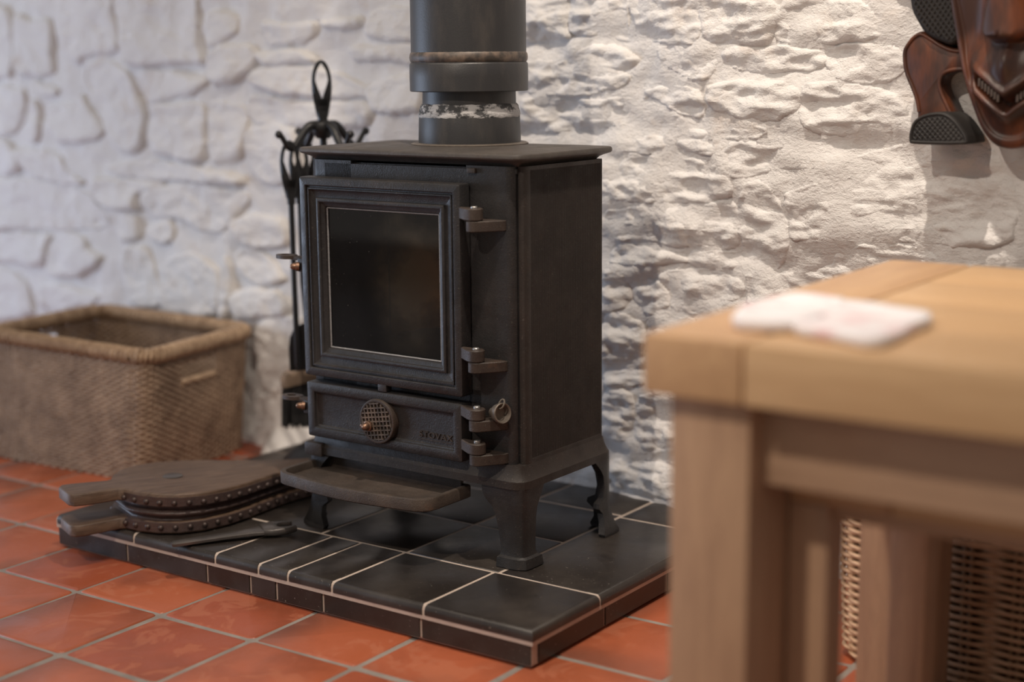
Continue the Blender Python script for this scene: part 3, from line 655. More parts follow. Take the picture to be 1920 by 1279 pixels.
# door catch on the left edge: flat ring key, block and domed nut
def catch(par, z, xd, low=0.012):
    g = G(); ax, ay = xd-0.048, 0.004
    g.box(xd-0.015, xd+0.001, -0.020, -0.004, z-0.019, z-0.001, 0.002)
    h = sp(g, 'catch_block', 'iron', 35, par)
    g = G(); out, inn = [], []
    n = 24; cx, cy = xd-0.0405, -0.0125
    for k in range(n):
        t = 2*math.pi*k/n
        out.append((cx+0.0165*math.cos(t), cy+0.0115*math.sin(t))); inn.append((cx-0.002+0.0072*math.cos(t), cy+0.0052*math.sin(t)))
    rings = [[(x, y, zz) for x, y in p] for p, zz in ((inn, z-0.0034), (out, z-0.0034), (out, z+0.0012), (inn, z+0.0012))]
    rings.append(rings[0]); g.loft(rings, False, False)
    g.box(xd-0.0290, xd-0.006, -0.0175, -0.0065, z-0.0044, z+0.0006, 0.0012)
    sp(g, 'catch_ring', 'iron_rust', 40, par)
    g = G().lathe([(0.0, 0.0), (0.0060, 0.0), (0.0060, 0.004), (0.0048, 0.0046), (0.0046, 0.0075), (0.0036, 0.0105), (0.0018, 0.0122), (0, 0.0126)], 16, (xd-0.0125, -0.0185, z-low), (-0.78, -0.62, 0.05))
    sp(g, 'domed_nut', 'copper', 35, par)
catch(door, 0.4085, DX0)
# ash door with the air dial
AX0, AX1, AZ0, AZ1 = -0.3320, -0.0742, 0.1732, 0.2470
g = G().loft(fr_rings(AX0, AX1, AZ0, AZ1, [(0.020, -0.0075), (0.001, -0.0075), (0, -0.009), (0, -0.0255), (0.0008, -0.0272), (0.0025, -0.028), (0.0115, -0.028), (0.0128, -0.0274), (0.0136, -0.0245), (0.0150, -0.0240), (0.0162, -0.0222), (0.0185, -0.0218)], 0.003))
ash = sp(g, 'ash_door', 'iron', 30)
g = G(); DCX, DCZ = -0.2080, 0.2088
g.lathe([(0.0285, 0.0), (0.0290, 0.0050), (0.0292, 0.0090), (0.0284, 0.0108), (0.0270, 0.0112), (0.0252, 0.0108), (0.0246, 0.0092), (0.0, 0.0088)], 48, (DCX, -0.0215, DCZ), (0, -1, 0))
dial = sp(g, 'air_dial', M['iron_rust'], 30, ash)
g = G(); y0, y1 = -0.0334, -0.0303
for k in range(-4, 5):
    for rot in (0.0, math.pi/2):
        d = k*0.0058; h = math.sqrt(max(0.0246**2-d*d, 0))
        if h < 0.004: continue
        a = math.radians(9)+rot; c, s_ = math.cos(a), math.sin(a)
        q = [(-h, d-0.0009), (h, d-0.0009), (h, d+0.0009), (-h, d+0.0009)]
        g.prism([(DCX+x*c-z*s_, DCZ+x*s_+z*c) for x, z in q], y0-(0.0001 if rot else 0), y1, 'y', 0.0003)
sp(g, 'dial_lattice', 'bead', 30, ash)
g = G().lathe([(0.0, 0.0), (0.0066, 0.0), (0.0066, 0.0045), (0.0052, 0.0052), (0.0050, 0.0085), (0.0040, 0.0115), (0.0020, 0.0132), (0, 0.0136)], 16, (-0.2205, -0.0315, 0.2020), (0, -1, 0))
g.box(-0.234, -0.224, -0.0350, -0.0320, 0.1985, 0.2025, 0.001)
sp(g, 'dial_knob', 'copper', 35, ash)
for z in (0.2318, 0.1892): knuckle(z+0.0004, z+0.0142, ash, -0.0755); bracket(z-0.0135, z)
catch(ash, 0.2190, AX0, 0.009)
# raised lettering and its rules
fc = bpy.data.curves.new('letters', 'FONT'); fc.body = 'STOVAX'; fc.size = 0.0108; fc.extrude = 0.0006; fc.bevel_depth = 0.0001; fc.space_character = 1.12
fo = bpy.data.objects.new('letters', fc); COL.objects.link(fo)
dg = bpy.context.evaluated_depsgraph_get(); dg.update()
lm = bpy.data.meshes.new_from_object(fo.evaluated_get(dg)); bpy.data.objects.remove(fo)
xs = [q.co.x for q in lm.vertices]; k = 0.0530/(max(xs)-min(xs)); x0 = min(xs)
g = G(); g.add([(-0.1457+(q.co.x-x0)*k, -0.0218-0.0006-q.co.z*0.9, 0.1960+q.co.y*1.02) for q in lm.vertices], [tuple(p.vertices) for p in lm.polygons])
g.box(-0.1465, -0.0920, -0.0229, -0.0216, 0.1932, 0.1939); g.box(-0.1450, -0.1310, -0.0229, -0.0216, 0.2042, 0.2048)
sp(g, 'lettering', 'iron_rust', 20, ash)
# riddling cup beside the ash door hinge
g = G().lathe([(0.0, -0.012), (0.006, -0.012), (0.0075, -0.006), (0.0105, -0.002), (0.0122, 0.004), (0.0128, 0.009), (0.0120, 0.0098), (0.0104, 0.0090), (0.0082, 0.002), (0.0, 0.002)], 28, (-0.0245, -0.0190, 0.2410), (0.93, -0.30, 0.12))
g.tube([(-0.0165+0.0125*math.cos(t)*0.3-0.002, -0.0205+0.0035*math.sin(t), 0.2530+0.0052*math.sin(t)) for t in [math.pi*2*k/14 for k in range(14)]], 0.0011, 6, True)
sp(g, 'riddling_cup', 'pewter', 40)
# small catch under the top plate and a lifting eye
g = G().box(-0.0745, -0.0620, -0.0105, 0.002, 0.5275, 0.5335, 0.0012); sp(g, 'top_catch', 'iron_rust')
# firebox lining and half burnt logs
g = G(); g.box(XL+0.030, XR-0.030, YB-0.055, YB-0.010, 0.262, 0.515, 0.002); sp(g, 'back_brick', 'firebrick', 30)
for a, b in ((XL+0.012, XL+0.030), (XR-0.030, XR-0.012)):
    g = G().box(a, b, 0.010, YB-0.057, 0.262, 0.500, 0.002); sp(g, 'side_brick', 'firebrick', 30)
g = G()
for k in range(11): g.box(XL+0.032+k*0.0255, XL+0.044+k*0.0255, 0.008, YB-0.032, 0.250, 0.262)
sp(g, 'grate', 'iron', 30)
for (a, b, r_) in (((-0.29, 0.05, 0.282), (-0.07, 0.07, 0.284), 0.020), ((-0.27, 0.10, 0.283), (-0.10, 0.06, 0.318), 0.018)):
    pts = [Vector(a).lerp(Vector(b), k/8)+Vector((0, rs.uniform(-.002, .002), rs.uniform(-.002, .002))) for k in range(9)]
    sp(G().tube(pts, [r_*rs.uniform(.85, 1.1) for _ in pts], 12), 'charred_log', 'char', 50)

# ------------------------------------------------------------------ flue
FX, FY = -0.1695, 0.121
ca, sa = math.cos(SR), math.sin(SR)
fl = thing('flue_pipe', 'black vented flue pipe rising from the top of the stove', 'pipe', (SO.x+FX*ca-FY*sa, SO.y+FX*sa+FY*ca, 0.553), SR)
def fp(prof, name, mat, n=48): return G().lathe([(r, z-0.553) for r, z in prof], n).obj(name, M[mat], fl, 40)
fp([(0.0, 0.5534), (0.076, 0.5534), (0.0765, 0.5548), (0.074, 0.5560), (0.064, 0.5564)], 'cement_ring', 'pewter')
fp([(0.0, 0.5545), (0.0662, 0.5545), (0.0664, 0.560), (0.0655, 0.588), (0.0648, 0.5915), (0.0, 0.5915)], 'spigot', 'flue')
g = G(); rings = []
for z, r_ in ((0.5885, 0.0652), (0.5915, 0.0662), (0.5955, 0.0655), (0.5995, 0.0640), (0.6030, 0.0632), (0.6050, 0.0618), (0.6060, 0.0600)):
    rings.append([Vector((math.cos(a)*(r_+0.0011*noise.noise(Vector((math.cos(a)*5, math.sin(a)*5, z*260)))), math.sin(a)*(r_+0.0011*noise.noise(Vector((math.cos(a)*5, math.sin(a)*5, z*260)))), z-0.553+0.0015*noise.noise(Vector((math.cos(a)*6, math.sin(a)*6, 3))))) for a in [2*math.pi*k/72 for k in range(72)]])
g.loft(rings); g.obj('cement_seal', M['cement'], fl, 60)
fp([(0.0, 0.600), (0.0606, 0.600), (0.0600, 0.640), (0.0, 0.640)], 'neck', 'flue')
fp([(0.060, 0.6225), (0.0752, 0.6215), (0.0762, 0.6225), (0.0764, 0.640), (0.0762, 0.6555), (0.0752, 0.6575), (0.0742, 0.6580), (0.0, 0.6585)], 'collar', 'flue')
fp([(0.0735, 0.6575), (0.0744, 0.6585), (0.0756, 0.6605), (0.0762, 0.6645), (0.0756, 0.6685), (0.0744, 0.6705), (0.0735, 0.6715)], 'bead', 'bead')
fp([(0.0, 0.656), (0.0741, 0.656), (0.0738, 1.35), (0.0, 1.35)], 'pipe', 'flue', 64)
# ------------------------------------------------------------------ companion stand and its tools
VX = np.array([0.749, 0.662]); VT = np.array([0.662, -0.749])     # across the room view and towards the room
SCX, SCY = 0.1235, 0.53
stand = thing('companion_stand', 'black metal fireside tool stand with loop handle and four curled hooks behind the stove', 'stand', (SCX, SCY, ZH))
def st(g, name, mat='black', par=None, smooth=40): return g.obj(name, M[mat], par or stand, smooth)
st(G().lathe([(0, 0), (0.078, 0), (0.080, 0.004), (0.077, 0.010), (0.062, 0.024), (0.040, 0.036), (0.018, 0.044), (0.010, 0.050), (0, 0.050)], 40), 'base')
st(G().lathe([(0, 0.04), (0.0055, 0.04), (0.0055, 0.52), (0, 0.52)], 14), 'pole')
HZ = 0.516                                                         # hub height above the base
st(G().lathe([(0, HZ-0.016), (0.010, HZ-0.015), (0.016, HZ-0.006), (0.0185, HZ+0.003), (0.016, HZ+0.009), (0.009, HZ+0.012), (0, HZ+0.012)], 20), 'hub')
def loop_handle(ztop, zbot, half, c=(0, 0), eye=0.62, tail=0.011, th=0.0045, t0=None, across=None):
    """flattened handle with a long eye, standing in the plane 'across' x z"""
    A = VX if across is None else across; H = ztop-zbot; g = G()
    def wdt(q):      # half width along the height, q = 0 bottom .. 1 top
        if q < 0.10: return tail*0.5+ (half*0.45-tail*0.5)*q*1.2
        s = math.sin(min(1.0, (q-0.0)/0.62)*math.pi/2)
        if q <= 0.62: return tail*0.5+(half-tail*0.5)*s**1.4
        return half*math.sqrt(max(1-((q-0.62)/0.38)**2, 0))
    n = 40; outer = []
    ql = [k/n for k in range(n+1)]
    outer = [(wdt(q), zbot+H*q) for q in ql] + [(-wdt(q), zbot+H*q) for q in ql[::-1]]
    eyeb, eyet = 1-eye, 1-0.055
    def ew(q): 
        u = (q-eyeb)/(eyet-eyeb)
        return max(wdt(q)-0.0055, 0.0)*min(1.0, (u*1.9)**0.9) * (math.sqrt(max(1-((u-0.7)/0.3)**2, 0)) if u > 0.7 else 1)
    qi = [eyeb+(eyet-eyeb)*k/n for k in range(n+1)]
    inner = [(ew(q), zbot+H*q) for q in qi] + [(-ew(q), zbot+H*q) for q in qi[::-1]]
    N_ = 120; o2 = resample(outer, N_); i2 = resample(inner, N_)
    # start both rings at the bottom middle so that they pair up
    def put(p, d): return (c[0]+A[0]*p.x+VT[0]*d, c[1]+A[1]*p.x+VT[1]*d, p.y)
    oc = Vector((0, zbot+H*0.72))
    def at_angle(poly):
        return sorted(poly, key=lambda p: math.atan2(p.x, -(p.y-oc.y)) )
    # pair by arc fraction on each side: right side then left side
    def halves(fn, qs): return [Vector((fn(q), zbot+H*q)) for q in qs] + [Vector((-fn(q), zbot+H*q)) for q in qs[::-1]]
    qa = [eyeb*0.55+(1-eyeb*0.55)*k/n for k in range(n+1)]
    O = halves(wdt, qa); I = halves(ew, qi)
    rings = [[put(p, -th*0.6) for p in I], [put(p, -th) for p in I], [put(p*1.0, -th) for p in [o.lerp(i, 0.35) for o, i in zip(O, I)]], [put(p, -th*0.35) for p in O], [put(p, th*0.35) for p in O], [put(p, th) for p in [o.lerp(i, 0.35) for o, i in zip(O, I)]], [put(p, th) for p in I], [put(p, th*0.6) for p in I]]
    rings.append(rings[0]); g.loft(rings, False, False)
    # solid lower part
    qs = [eyeb*0.60*k/8 for k in range(9)]
    rings = []
    for q in qs:
        a = wdt(q); z = zbot+H*q; rings.append([put(Vector((x, z)), d) for x, d in ((a, -th*.35), (a*.65, -th), (-a*.65, -th), (-a, -th*.35), (-a, th*.35), (-a*.65, th), (a*.65, th), (a, th*.35))])
    g.loft(rings)
    rings = []
    for k in range(9):
        q = eyeb*0.55+(eyeb-eyeb*0.55)*k/8; a = wdt(q); z = zbot+H*q
        rings.append([put(Vector((x, z)), d) for x, d in ((a, -th*.35), (a*.65, -th), (-a*.65, -th), (-a, -th*.35), (-a, th*.35), (-a*.65, th), (a*.65, th), (a, th*.35))])
    g.loft(rings)
    return g
st(loop_handle(HZ+0.101, HZ+0.008, 0.0150, tail=0.015), 'handle')
HOOKS = {}
for name, deg in (('l', 150), ('f', 58), ('r', -30), ('b', 240)):
    t = math.radians(deg); d = VX*math.cos(t)+VT*math.sin(t)
    prof = [(0.008, 0.004), (0.020, 0.005), (0.030, -0.002), (0.040, -0.015), (0.050, -0.026), (0.058, -0.027), (0.065, -0.018), (0.070, -0.010), (0.0745, -0.0065)]
    pts = catmull([(d[0]*r, d[1]*r, HZ+h) for r, h in prof], 3, False)
    R = [0.0075-0.0035*min(1, k/(len(pts)*0.75)) for k in range(len(pts))]
    g = G().tube(pts, R, 10); e = pts[-1]
    g.lathe([(0, -0.0062), (0.0036, -0.005), (0.006, -0.001), (0.0060, 0.001), (0.0036, 0.005), (0, 0.0062)], 12, e); st(g, 'hook')
    HOOKS[name] = d
def tool(name, label, cat, hook, rad):
    d = HOOKS[hook]; x, y = SCX+d[0]*rad, SCY+d[1]*rad
    return thing(name, label, cat, (x, y, ZH))
hz = 0.489
# poker
t = tool('poker', 'black poker with long eye handle hanging from the hook beside the stove door', 'poker', 'l', 0.058)
d = HOOKS['l']
st(loop_handle(hz+0.012, hz-0.083, 0.0148, tail=0.012), 'handle', par=t)
st(G().tube([(0, 0, hz-0.078), (0.0005, 0, hz-0.20), (0.002, 0, hz-0.325), (0.0022, -0.001, hz-0.335)], [0.0045, 0.0043, 0.0045, 0.002], 10), 'rod', par=t)
# shovel hung just behind the poker
t = tool('hearth_shovel', 'black hearth shovel hanging behind the poker, round-topped blade low by the stove', 'shovel', 'l', 0.043)
st(loop_handle(hz+0.012, hz-0.083, 0.0148, tail=0.012), 'handle', par=t)
st(G().tube([(0, 0, hz-0.078), (0, 0, hz-0.20), (0.004, 0.004, hz-0.272)], [0.0042, 0.0042, 0.0048], 10), 'rod', par=t)
A = VX; pl = [(-0.033, 0.150), (-0.0335, 0.185), (-0.031, 0.203), (-0.024, 0.217), (-0.012, 0.2245), (0.0, 0.226)]
pl = pl+[(-x, z) for x, z in pl[-2::-1]]
def bl(p, dd): return (0.006+A[0]*p[0]+VT[0]*dd, 0.006+A[1]*p[0]+VT[1]*dd, p[1])
pf = [(x, z) for x, z in pl]
g = G().loft([[bl(p, -0.001-0.012*(abs(p[0])/0.034)**3) for p in inset(pf, 0.0015)], [bl(p, 0.0-0.012*(abs(p[0])/0.034)**3) for p in pf], [bl(p, 0.002-0.012*(abs(p[0])/0.034)**3) for p in inset(pf, 0.001)]]); st(g, 'blade', par=t)
# brush
t = tool('hearth_brush', 'black bristled hearth brush with dusty head hanging low behind the stove door', 'brush', 'b', 0.056)
st(loop_handle(hz+0.012, hz-0.083, 0.0148, tail=0.012), 'handle', par=t)
st(G().tube([(0, 0, hz-0.078), (0, 0, hz-0.2), (0.0, 0.0, 0.148)], 0.0043, 10), 'rod', par=t)
def hx(x, dd, z): return (A[0]*x+VT[0]*dd, A[1]*x+VT[1]*dd, z)
g = G().loft([[hx(x*s, dd*s, z+0.22*x) for x, dd in rrect(-0.050, 0.050, -0.017, 0.017, 0.012)] for s, z in ((0.97, 0.124), (1.0, 0.127), (1.0, 0.139), (0.93, 0.146), (0.4, 0.151))])
st(g, 'brush_head', 'brush_wood', t)
g = G(); rb = random.Random(5)
for k in range(420):
    x, dd = rb.uniform(-0.046, 0.046), rb.uniform(-0.013, 0.013); x2 = x*1.06+rb.uniform(-.004, .004)
    g.tube([hx(x, dd, 0.127+0.22*x), hx((x+x2)/2, dd*1.1, 0.092), hx(x2, dd*1.5, 0.052+rb.uniform(-.004, .006))], [0.0022, 0.0024, 0.0012], 4)
stuff(st(g, 'bristles', 'bristle', t))

# ------------------------------------------------------------------ bellows
BA = math.atan2(0.917, 0.400)-math.pi/2          # local +y runs along the bellows
bel = thing('bellows', 'old wooden hand bellows with studded leather sides lying on the hearth', 'bellows', (0.066, 0.060, ZH), BA)
body = [(0.072, 0.030), (0.082, 0.052), (0.100, 0.075), (0.125, 0.0905), (0.155, 0.0955), (0.190, 0.090), (0.225, 0.0755), (0.262, 0.055), (0.300, 0.036), (0.335, 0.024), (0.360, 0.019)]
def outline(k=1.0, handle=True, sh=0.0):
    h = [(-0.002, 0.020), (0.004, 0.0285), (0.016, 0.0300), (0.040, 0.0275), (0.064, 0.0245)] if handle else []
    s = h+[(t, w_*k) for t, w_ in body]
    return [(w_+sh*0, t) for t, w_ in s]+[(-w_, t) for t, w_ in s[::-1]]
def slab(name, z0, z1, tilt, mat):
    o = outline(); rings = []
    for z, i in ((z0, 0.0015), (z0+0.0015, 0), (z1-0.002, 0), (z1-0.0005, 0.0012), (z1, 0.003)):
        rings.append([(x, y, z+tilt*y) for x, y in inset(o, i)])
    return G().loft(rings).obj(name, M[mat], bel, 40)
slab('bottom_board', 0.001, 0.017, 0.0, 'bellow_wood'); slab('top_board', 0.043, 0.060, -0.035, 'bellow_wood')
o = outline(1.0, False)
rings = []
def zt(y): return 0.055-0.035*y
for k in range(0, 29):
    q = k/28; fold = 0.5-0.5*math.cos(q*2*math.pi*3)
    i = -0.0018 if q < 0.27 or q > 0.72 else 0.009-0.008*fold
    rings.append([(x, y, 0.004+(zt(y)-0.004)*q) for x, y in inset(o, i)])
G().loft(rings).obj('leather', M['leather'], bel, 60)
NSTUD = 40; oo = resample(inset(o, -0.0020), NSTUD)
for z0 in (0.010, None):
    for p in oo:
        if p.y > 0.345: continue
        z = 0.0105 if z0 else zt(p.y)-0.0070
        c = Vector((0, 0.19)); nrm = None
        k = oo.index(p); tg = (oo[(k+1) % NSTUD]-oo[k-1]).normalized(); nrm = Vector((tg.y, -tg.x))
        if nrm.dot(p-c) < 0: nrm = -nrm
        g = G().lathe([(0.0040, 0), (0.0038, 0.0012), (0.0029, 0.0026), (0.0014, 0.0035), (0, 0.0037)], 8, (p.x, p.y, z), (nrm.x, nrm.y, 0)); g.obj('stud', M['studs'], bel, 60)
g = G().lathe([(0, 0.0), (0.0135, 0), (0.0138, 0.0008), (0.0125, 0.0016), (0, 0.0018)], 24, (-0.004, 0.150, 0.060-0.035*0.15)); q = g.obj('inlay', M['tool'], bel, 40); q['label'] = 'round blue-grey metal plug in the top board'
G().tube([(0, 0.350, 0.026), (0, 0.380, 0.023), (0, 0.415, 0.020)], [0.017, 0.010, 0.006], 16).obj('nozzle', M['tool'], bel, 50)

# ------------------------------------------------------------------ stove spanner on the hearth
a = Vector((0.228, 0.094, ZH)); b = Vector((0.318, 0.232, ZH)); dv = (b-a); Lg = dv.length
tl = thing('stove_spanner', 'flat steel stove spanner with open jaws lying before the bellows on the hearth', 'tool', a, math.atan2(dv.y, dv.x)-math.pi/2)
prof = [(0.000, 0.0050), (0.004, 0.0072), (0.02, 0.0078), (0.07, 0.0085), (0.105, 0.0110), (0.120, 0.0160)]
pl = [(w_, t) for t, w_ in prof]+[(-w_, t) for t, w_ in prof[::-1]]
g = G().loft([[(x, y, z+0.075*y*0.4) for x, y in inset(pl, i)] for z, i in ((0.0008, 0.002), (0.002, 0), (0.0052, 0), (0.0068, 0.0022))]); g.obj('shank', M['tool'], tl, 50)
hd = [(0.0155, 0.118), (0.020, 0.132), (0.0195, 0.150), (0.012, 0.163), (0.008, 0.160), (0.0095, 0.150), (0.007, 0.141), (-0.001, 0.138), (-0.008, 0.142), (-0.0095, 0.150), (-0.008, 0.158), (-0.012, 0.162), (-0.019, 0.150), (-0.020, 0.132), (-0.0155, 0.118)]
g = G().prism(hd, 0.0035, 0.0125, 'z', 0.0015); g.obj('jaws', M['tool'], tl, 50)

# ------------------------------------------------------------------ woven baskets
def quad_round(c, r, n=6):
    """rounded quadrilateral through corner points c"""
    out = []
    for i in range(4):
        p, a, b = Vector(c[i]), Vector(c[i-1]), Vector(c[(i+1) % 4])
        d1 = (a-p).normalized(); d2 = (b-p).normalized(); s, e = p+d1*r, p+d2*r
        for k in range(n+1):
            t = k/n; out.append(s*(1-t)**2+p*2*t*(1-t)+e*t*t)
    return out
def normals(P):
    n = len(P); out = []
    c = sum((Vector((p.x, p.y)) for p in P), Vector((0, 0)))/n
    for i in range(n):
        t = (P[(i+1) % n]-P[i-1]).normalized(); q = Vector((t.y, -t.x))
        out.append(q if q.dot(P[i]-c) > 0 else -q)
    return out
def weave(bot, top, h, z0, pitch, rad, stake, amp, skip=None, step=3, zr=1.0, rnd=0.0, twist=0.0, seed=1):
    g = G(); rows = int(h/pitch); rr_ = random.Random(seed)
    per = sum((bot[i]-bot[i-1]).length for i in range(len(bot))); ns = int(per/stake); ns += ns % 2 == 0
    NP = ns*step
    B, T = resample(bot, NP), resample(top, NP)
    for r in range(rows):
        z = z0+pitch*(r+0.5); q = (r+0.5)/rows
        C = [b.lerp(t, q) for b, t in zip(B, T)]; nm = normals(C); pts = []
        segs = []
        for i in range(NP):
            o_ = amp*math.cos(math.pi*i/step+math.pi*(r % 2))
            p = C[i]+nm[i]*o_
            if skip and skip(i/NP, z-z0, C[i]):
                if len(pts) > 1: segs.append(pts)
                pts = []; continue
            pts.append((p.x, p.y, z+rr_.uniform(-rnd, rnd)))
        closed = len(pts) == NP
        if pts and len(pts) > 1: segs.append(pts)
        for sg in segs: g.tube(sg, [rad*rr_.uniform(1-twist, 1+twist) for _ in sg] if twist else rad, 5, closed)
    return g, B, T, ns, step
# log basket
BX, BY = -0.165, 0.405
c_top = [(-0.146, 0.4045), (-0.183, 0.672), (-0.585, 0.690), (-0.556, 0.412)]; c_bot = [(-0.166, 0.402), (-0.196, 0.664), (-0.580, 0.680), (-0.560, 0.382)]
loc = lambda c: [(x-BX, y-BY) for x, y in c]
bk = thing('log_basket', 'brown woven seagrass log basket with slot handles standing against the white wall', 'basket', (BX, BY, 0))
bt, tp = quad_round(loc(c_bot), 0.03), quad_round(loc(c_top), 0.03)
HB = 0.200
def in_slot(u, z, p):
    w_ = p+Vector((BX, BY))
    return 0.150 < z < 0.182 and 0.487 < w_.y < 0.577 and (w_.x > -0.22 or w_.x < -0.52)
g, Bq, Tq, ns, stp = weave(bt, tp, HB, 0.0, 0.0050, 0.0028, 0.0100, 0.0022, in_slot, 3, 1, 0.0006, 0.18)
stuff(g.obj('weave', M['seagrass'], bk, 180))
g = G(); nmB, nmT = normals(Bq), normals(Tq)
for k in range(ns):
    i = k*stp; b, t = Bq[i], Tq[i]
    z1 = 0.150 if in_slot(0, 0.17, b.lerp(t, .85)) else HB
    e = b.lerp(t, z1/HB); g.tube([(b.x, b.y, 0.001), (e.x, e.y, z1)], 0.0022, 5)
stuff(g.obj('stakes', M['seagrass'], bk, 180))
nt = 360; Tr = resample(tp, nt)
core = [(p.x, p.y, HB+0.006) for p in Tr]
g = G().tube(core, 0.0088, 8, True); g.obj('rim', M['rim'], bk, 180)
g = G(); nmR = normals(Tr); turns = 230; cnt = turns*9; pts = []
TT = resample(tp, cnt)
nn_ = normals(TT)
for k in range(cnt):
    a = 2*math.pi*k/9; p = TT[k]; r_ = 0.0108+0.0009*math.sin(k*0.37)
    pts.append((p.x+nn_[k].x*r_*math.cos(a), p.y+nn_[k].y*r_*math.cos(a), HB+0.006+r_*math.sin(a)))
g.tube(pts, 0.0027, 4, True); stuff(g.obj('rim_wrapping', M['rim'], bk, 180))
# bound lower edges of the two hand slots
for xs_ in (1, -1):
    seg = [b.lerp(t, 0.74) for b, t in zip(Bq, Tq) if in_slot(0, 0.17, b.lerp(t, 0.8)) and ((b.x+BX) > -0.4) == (xs_ > 0)]
    if len(seg) > 2:
        seg.sort(key=lambda p: p.y); g = G().tube([(p.x, p.y, 0.149) for p in seg], 0.0055, 8); g.obj('slot_edge', M['rim'], bk, 60)
g = G().prism([(p.x, p.y) for p in inset([tuple(p) for p in bt], 0.004)] if False else [tuple(p) for p in bt], 0.004, 0.010, 'z'); g.obj('bottom', M['seagrass'], bk, 30)
# willow hamper under and behind the tables
HX, HY = 1.045, 0.318
hp = thing('willow_hamper', 'open-weave willow hamper on the tiles behind the wooden tables', 'basket', (HX, HY, 0))
ct = [(x-HX, y-HY) for x, y in ((1.385, 0.306), (1.375, 0.505), (1.045, 0.535), (1.040, 0.316))]
cb = [(x-HX, y-HY) for x, y in ((1.375, 0.312), (1.370, 0.500), (1.052, 0.530), (1.050, 0.322))]
bt, tp = quad_round(cb, 0.028), quad_round(ct, 0.028)
g, Bq, Tq, ns, stp = weave(bt, tp, 0.27, 0.004, 0.0045, 0.0027, 0.053, 0.0056, None, 10, 1, 0.0004, 0.10, 4)
stuff(g.obj('weave', M['willow'], hp, 180))
g = G()
for k in range(ns):
    for dd in (-1, 1):
        i = (k*stp) % len(Bq); b, t = Bq[i], Tq[i]; j = (i+dd) % len(Bq); tb = (Bq[j]-b).normalized()*0.004; 
        g.tube([(b.x+tb.x, b.y+tb.y, 0.002), (t.x+tb.x, t.y+tb.y, 0.274)], 0.0020, 6)
stuff(g.obj('stakes', M['stake'], hp, 180))
g = G().tube([(p.x, p.y, 0.280) for p in resample(tp, 120)], 0.009, 8, True); g.obj('rim', M['willow'], hp, 180)
g = G().prism([tuple(p) for p in bt], 0.003, 0.008, 'z'); g.obj('bottom', M['willow'], hp, 30)
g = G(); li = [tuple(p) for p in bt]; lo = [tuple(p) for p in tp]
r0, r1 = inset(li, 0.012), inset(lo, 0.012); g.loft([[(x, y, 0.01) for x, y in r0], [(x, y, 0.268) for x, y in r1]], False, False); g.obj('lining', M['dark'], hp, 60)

# ------------------------------------------------------------------ nest of two pine tables
def table(name, label, x0, x1, y0, y1, ztop, th, leg_, legd, ins, ap, apz, planks):
    t = thing(name, label, 'table', ((x0+x1)/2, (y0+y1)/2, 0)); cx, cy = (x0+x1)/2, (y0+y1)/2
    def tb(g, nm, mat, sm=35): return link(nm, mesh([(p[0]-cx, p[1]-cy, p[2]) for p in g.v], g.f, sm), M[mat], t)
    bw = 0.085
    xs = [x0, x0+bw]+[x0+bw+(x1-x0-2*bw)*k/planks for k in range(1, planks)]+[x1-bw, x1]
    for k, (a, b) in enumerate(zip(xs, xs[1:])):
        e = 0.0006
        g = G()
        if k in (0, len(xs)-2): g.box(a, b-e if k == 0 else b, y0, y1, ztop-th, ztop, 0.004); tb(g, 'plank', 'pine_cross')
        else: pass
    n = max(planks, 2)
    for k in range(n):
        a = y0+(y1-y0)*k/n; b = y0+(y1-y0)*(k+1)/n
        g = G().box(x0+bw+0.0006, x1-bw-0.0006, a+(0.0004 if k else 0), b-(0.0004 if k < n-1 else 0), ztop-th, ztop-0.0004, 0.003); tb(g, 'plank', 'pine_top')
    zl = ztop-th
    for a in (x0+ins, x1-ins-leg_):
        for b in (y0+ins, y1-ins-legd):
            g = G().box(a, a+leg_, b, b+legd, 0.0, zl, 0.003); tb(g, 'leg', 'pine_leg')
    for b in (y0+ap, y1-ap-0.02):
        g = G().box(x0+ins+leg_-0.002, x1-ins-leg_+0.002, b, b+0.02, apz, zl, 0.002); tb(g, 'apron', 'pine_apron')
    for a in (x0+ins+0.008, x1-ins-0.028):
        g = G().box(a, a+0.02, y0+ins+legd-0.002, y1-ins-legd+0.002, apz, zl, 0.002); tb(g, 'apron', 'pine_apron')
    return t
table('pine_table', 'chunky pale pine side table in front, its thick top carrying the white paper', 1.098, 1.700, -0.2115, 0.305, 0.453, 0.048, 0.0685, 0.0860, 0.016, 0.038, 0.3365, 4)
table('nest_table', 'smaller pine table tucked in under the chunky pine table top', 1.1835, 1.600, -0.1250, 0.140, 0.3340, 0.022, 0.0350, 0.0350, 0.000, 0.012, 0.298, 3)
# paper on the table
def sheet(poly, seed, h):
    n = 40; R = resample(catmull(poly, 4), n); c = Vector((sum(p.x for p in R)/n, sum(p.y for p in R)/n)); top = []; bot = []
    for t in (1.0, 0.98, 0.85, 0.7, 0.5, 0.3, 0.12):
        ring = []
        for p in R:
            q = c+(p-c)*t; hh = 0.004+h*(0.5+0.5*noise.noise(Vector((q.x*22, q.y*22, seed))))*(1 if t < 1 else .6)
            ring.append((q.x, q.y, hh))
        top.append(ring)
    bt_ = [[(x, y, 0.0006) for x, y, z in top[1]], [(x, y, max(z-0.0022, 0.0008)) for x, y, z in top[0]]]
    return G().loft(bt_+top)
PX, PY, PZ = 1.20, -0.10, 0.4532
pp = thing('paper_napkin', 'crumpled white paper napkin with pink print on the pine table top', 'napkin', (PX, PY, PZ))
def rel(c): return [(x-PX, y-PY) for x, y in c]
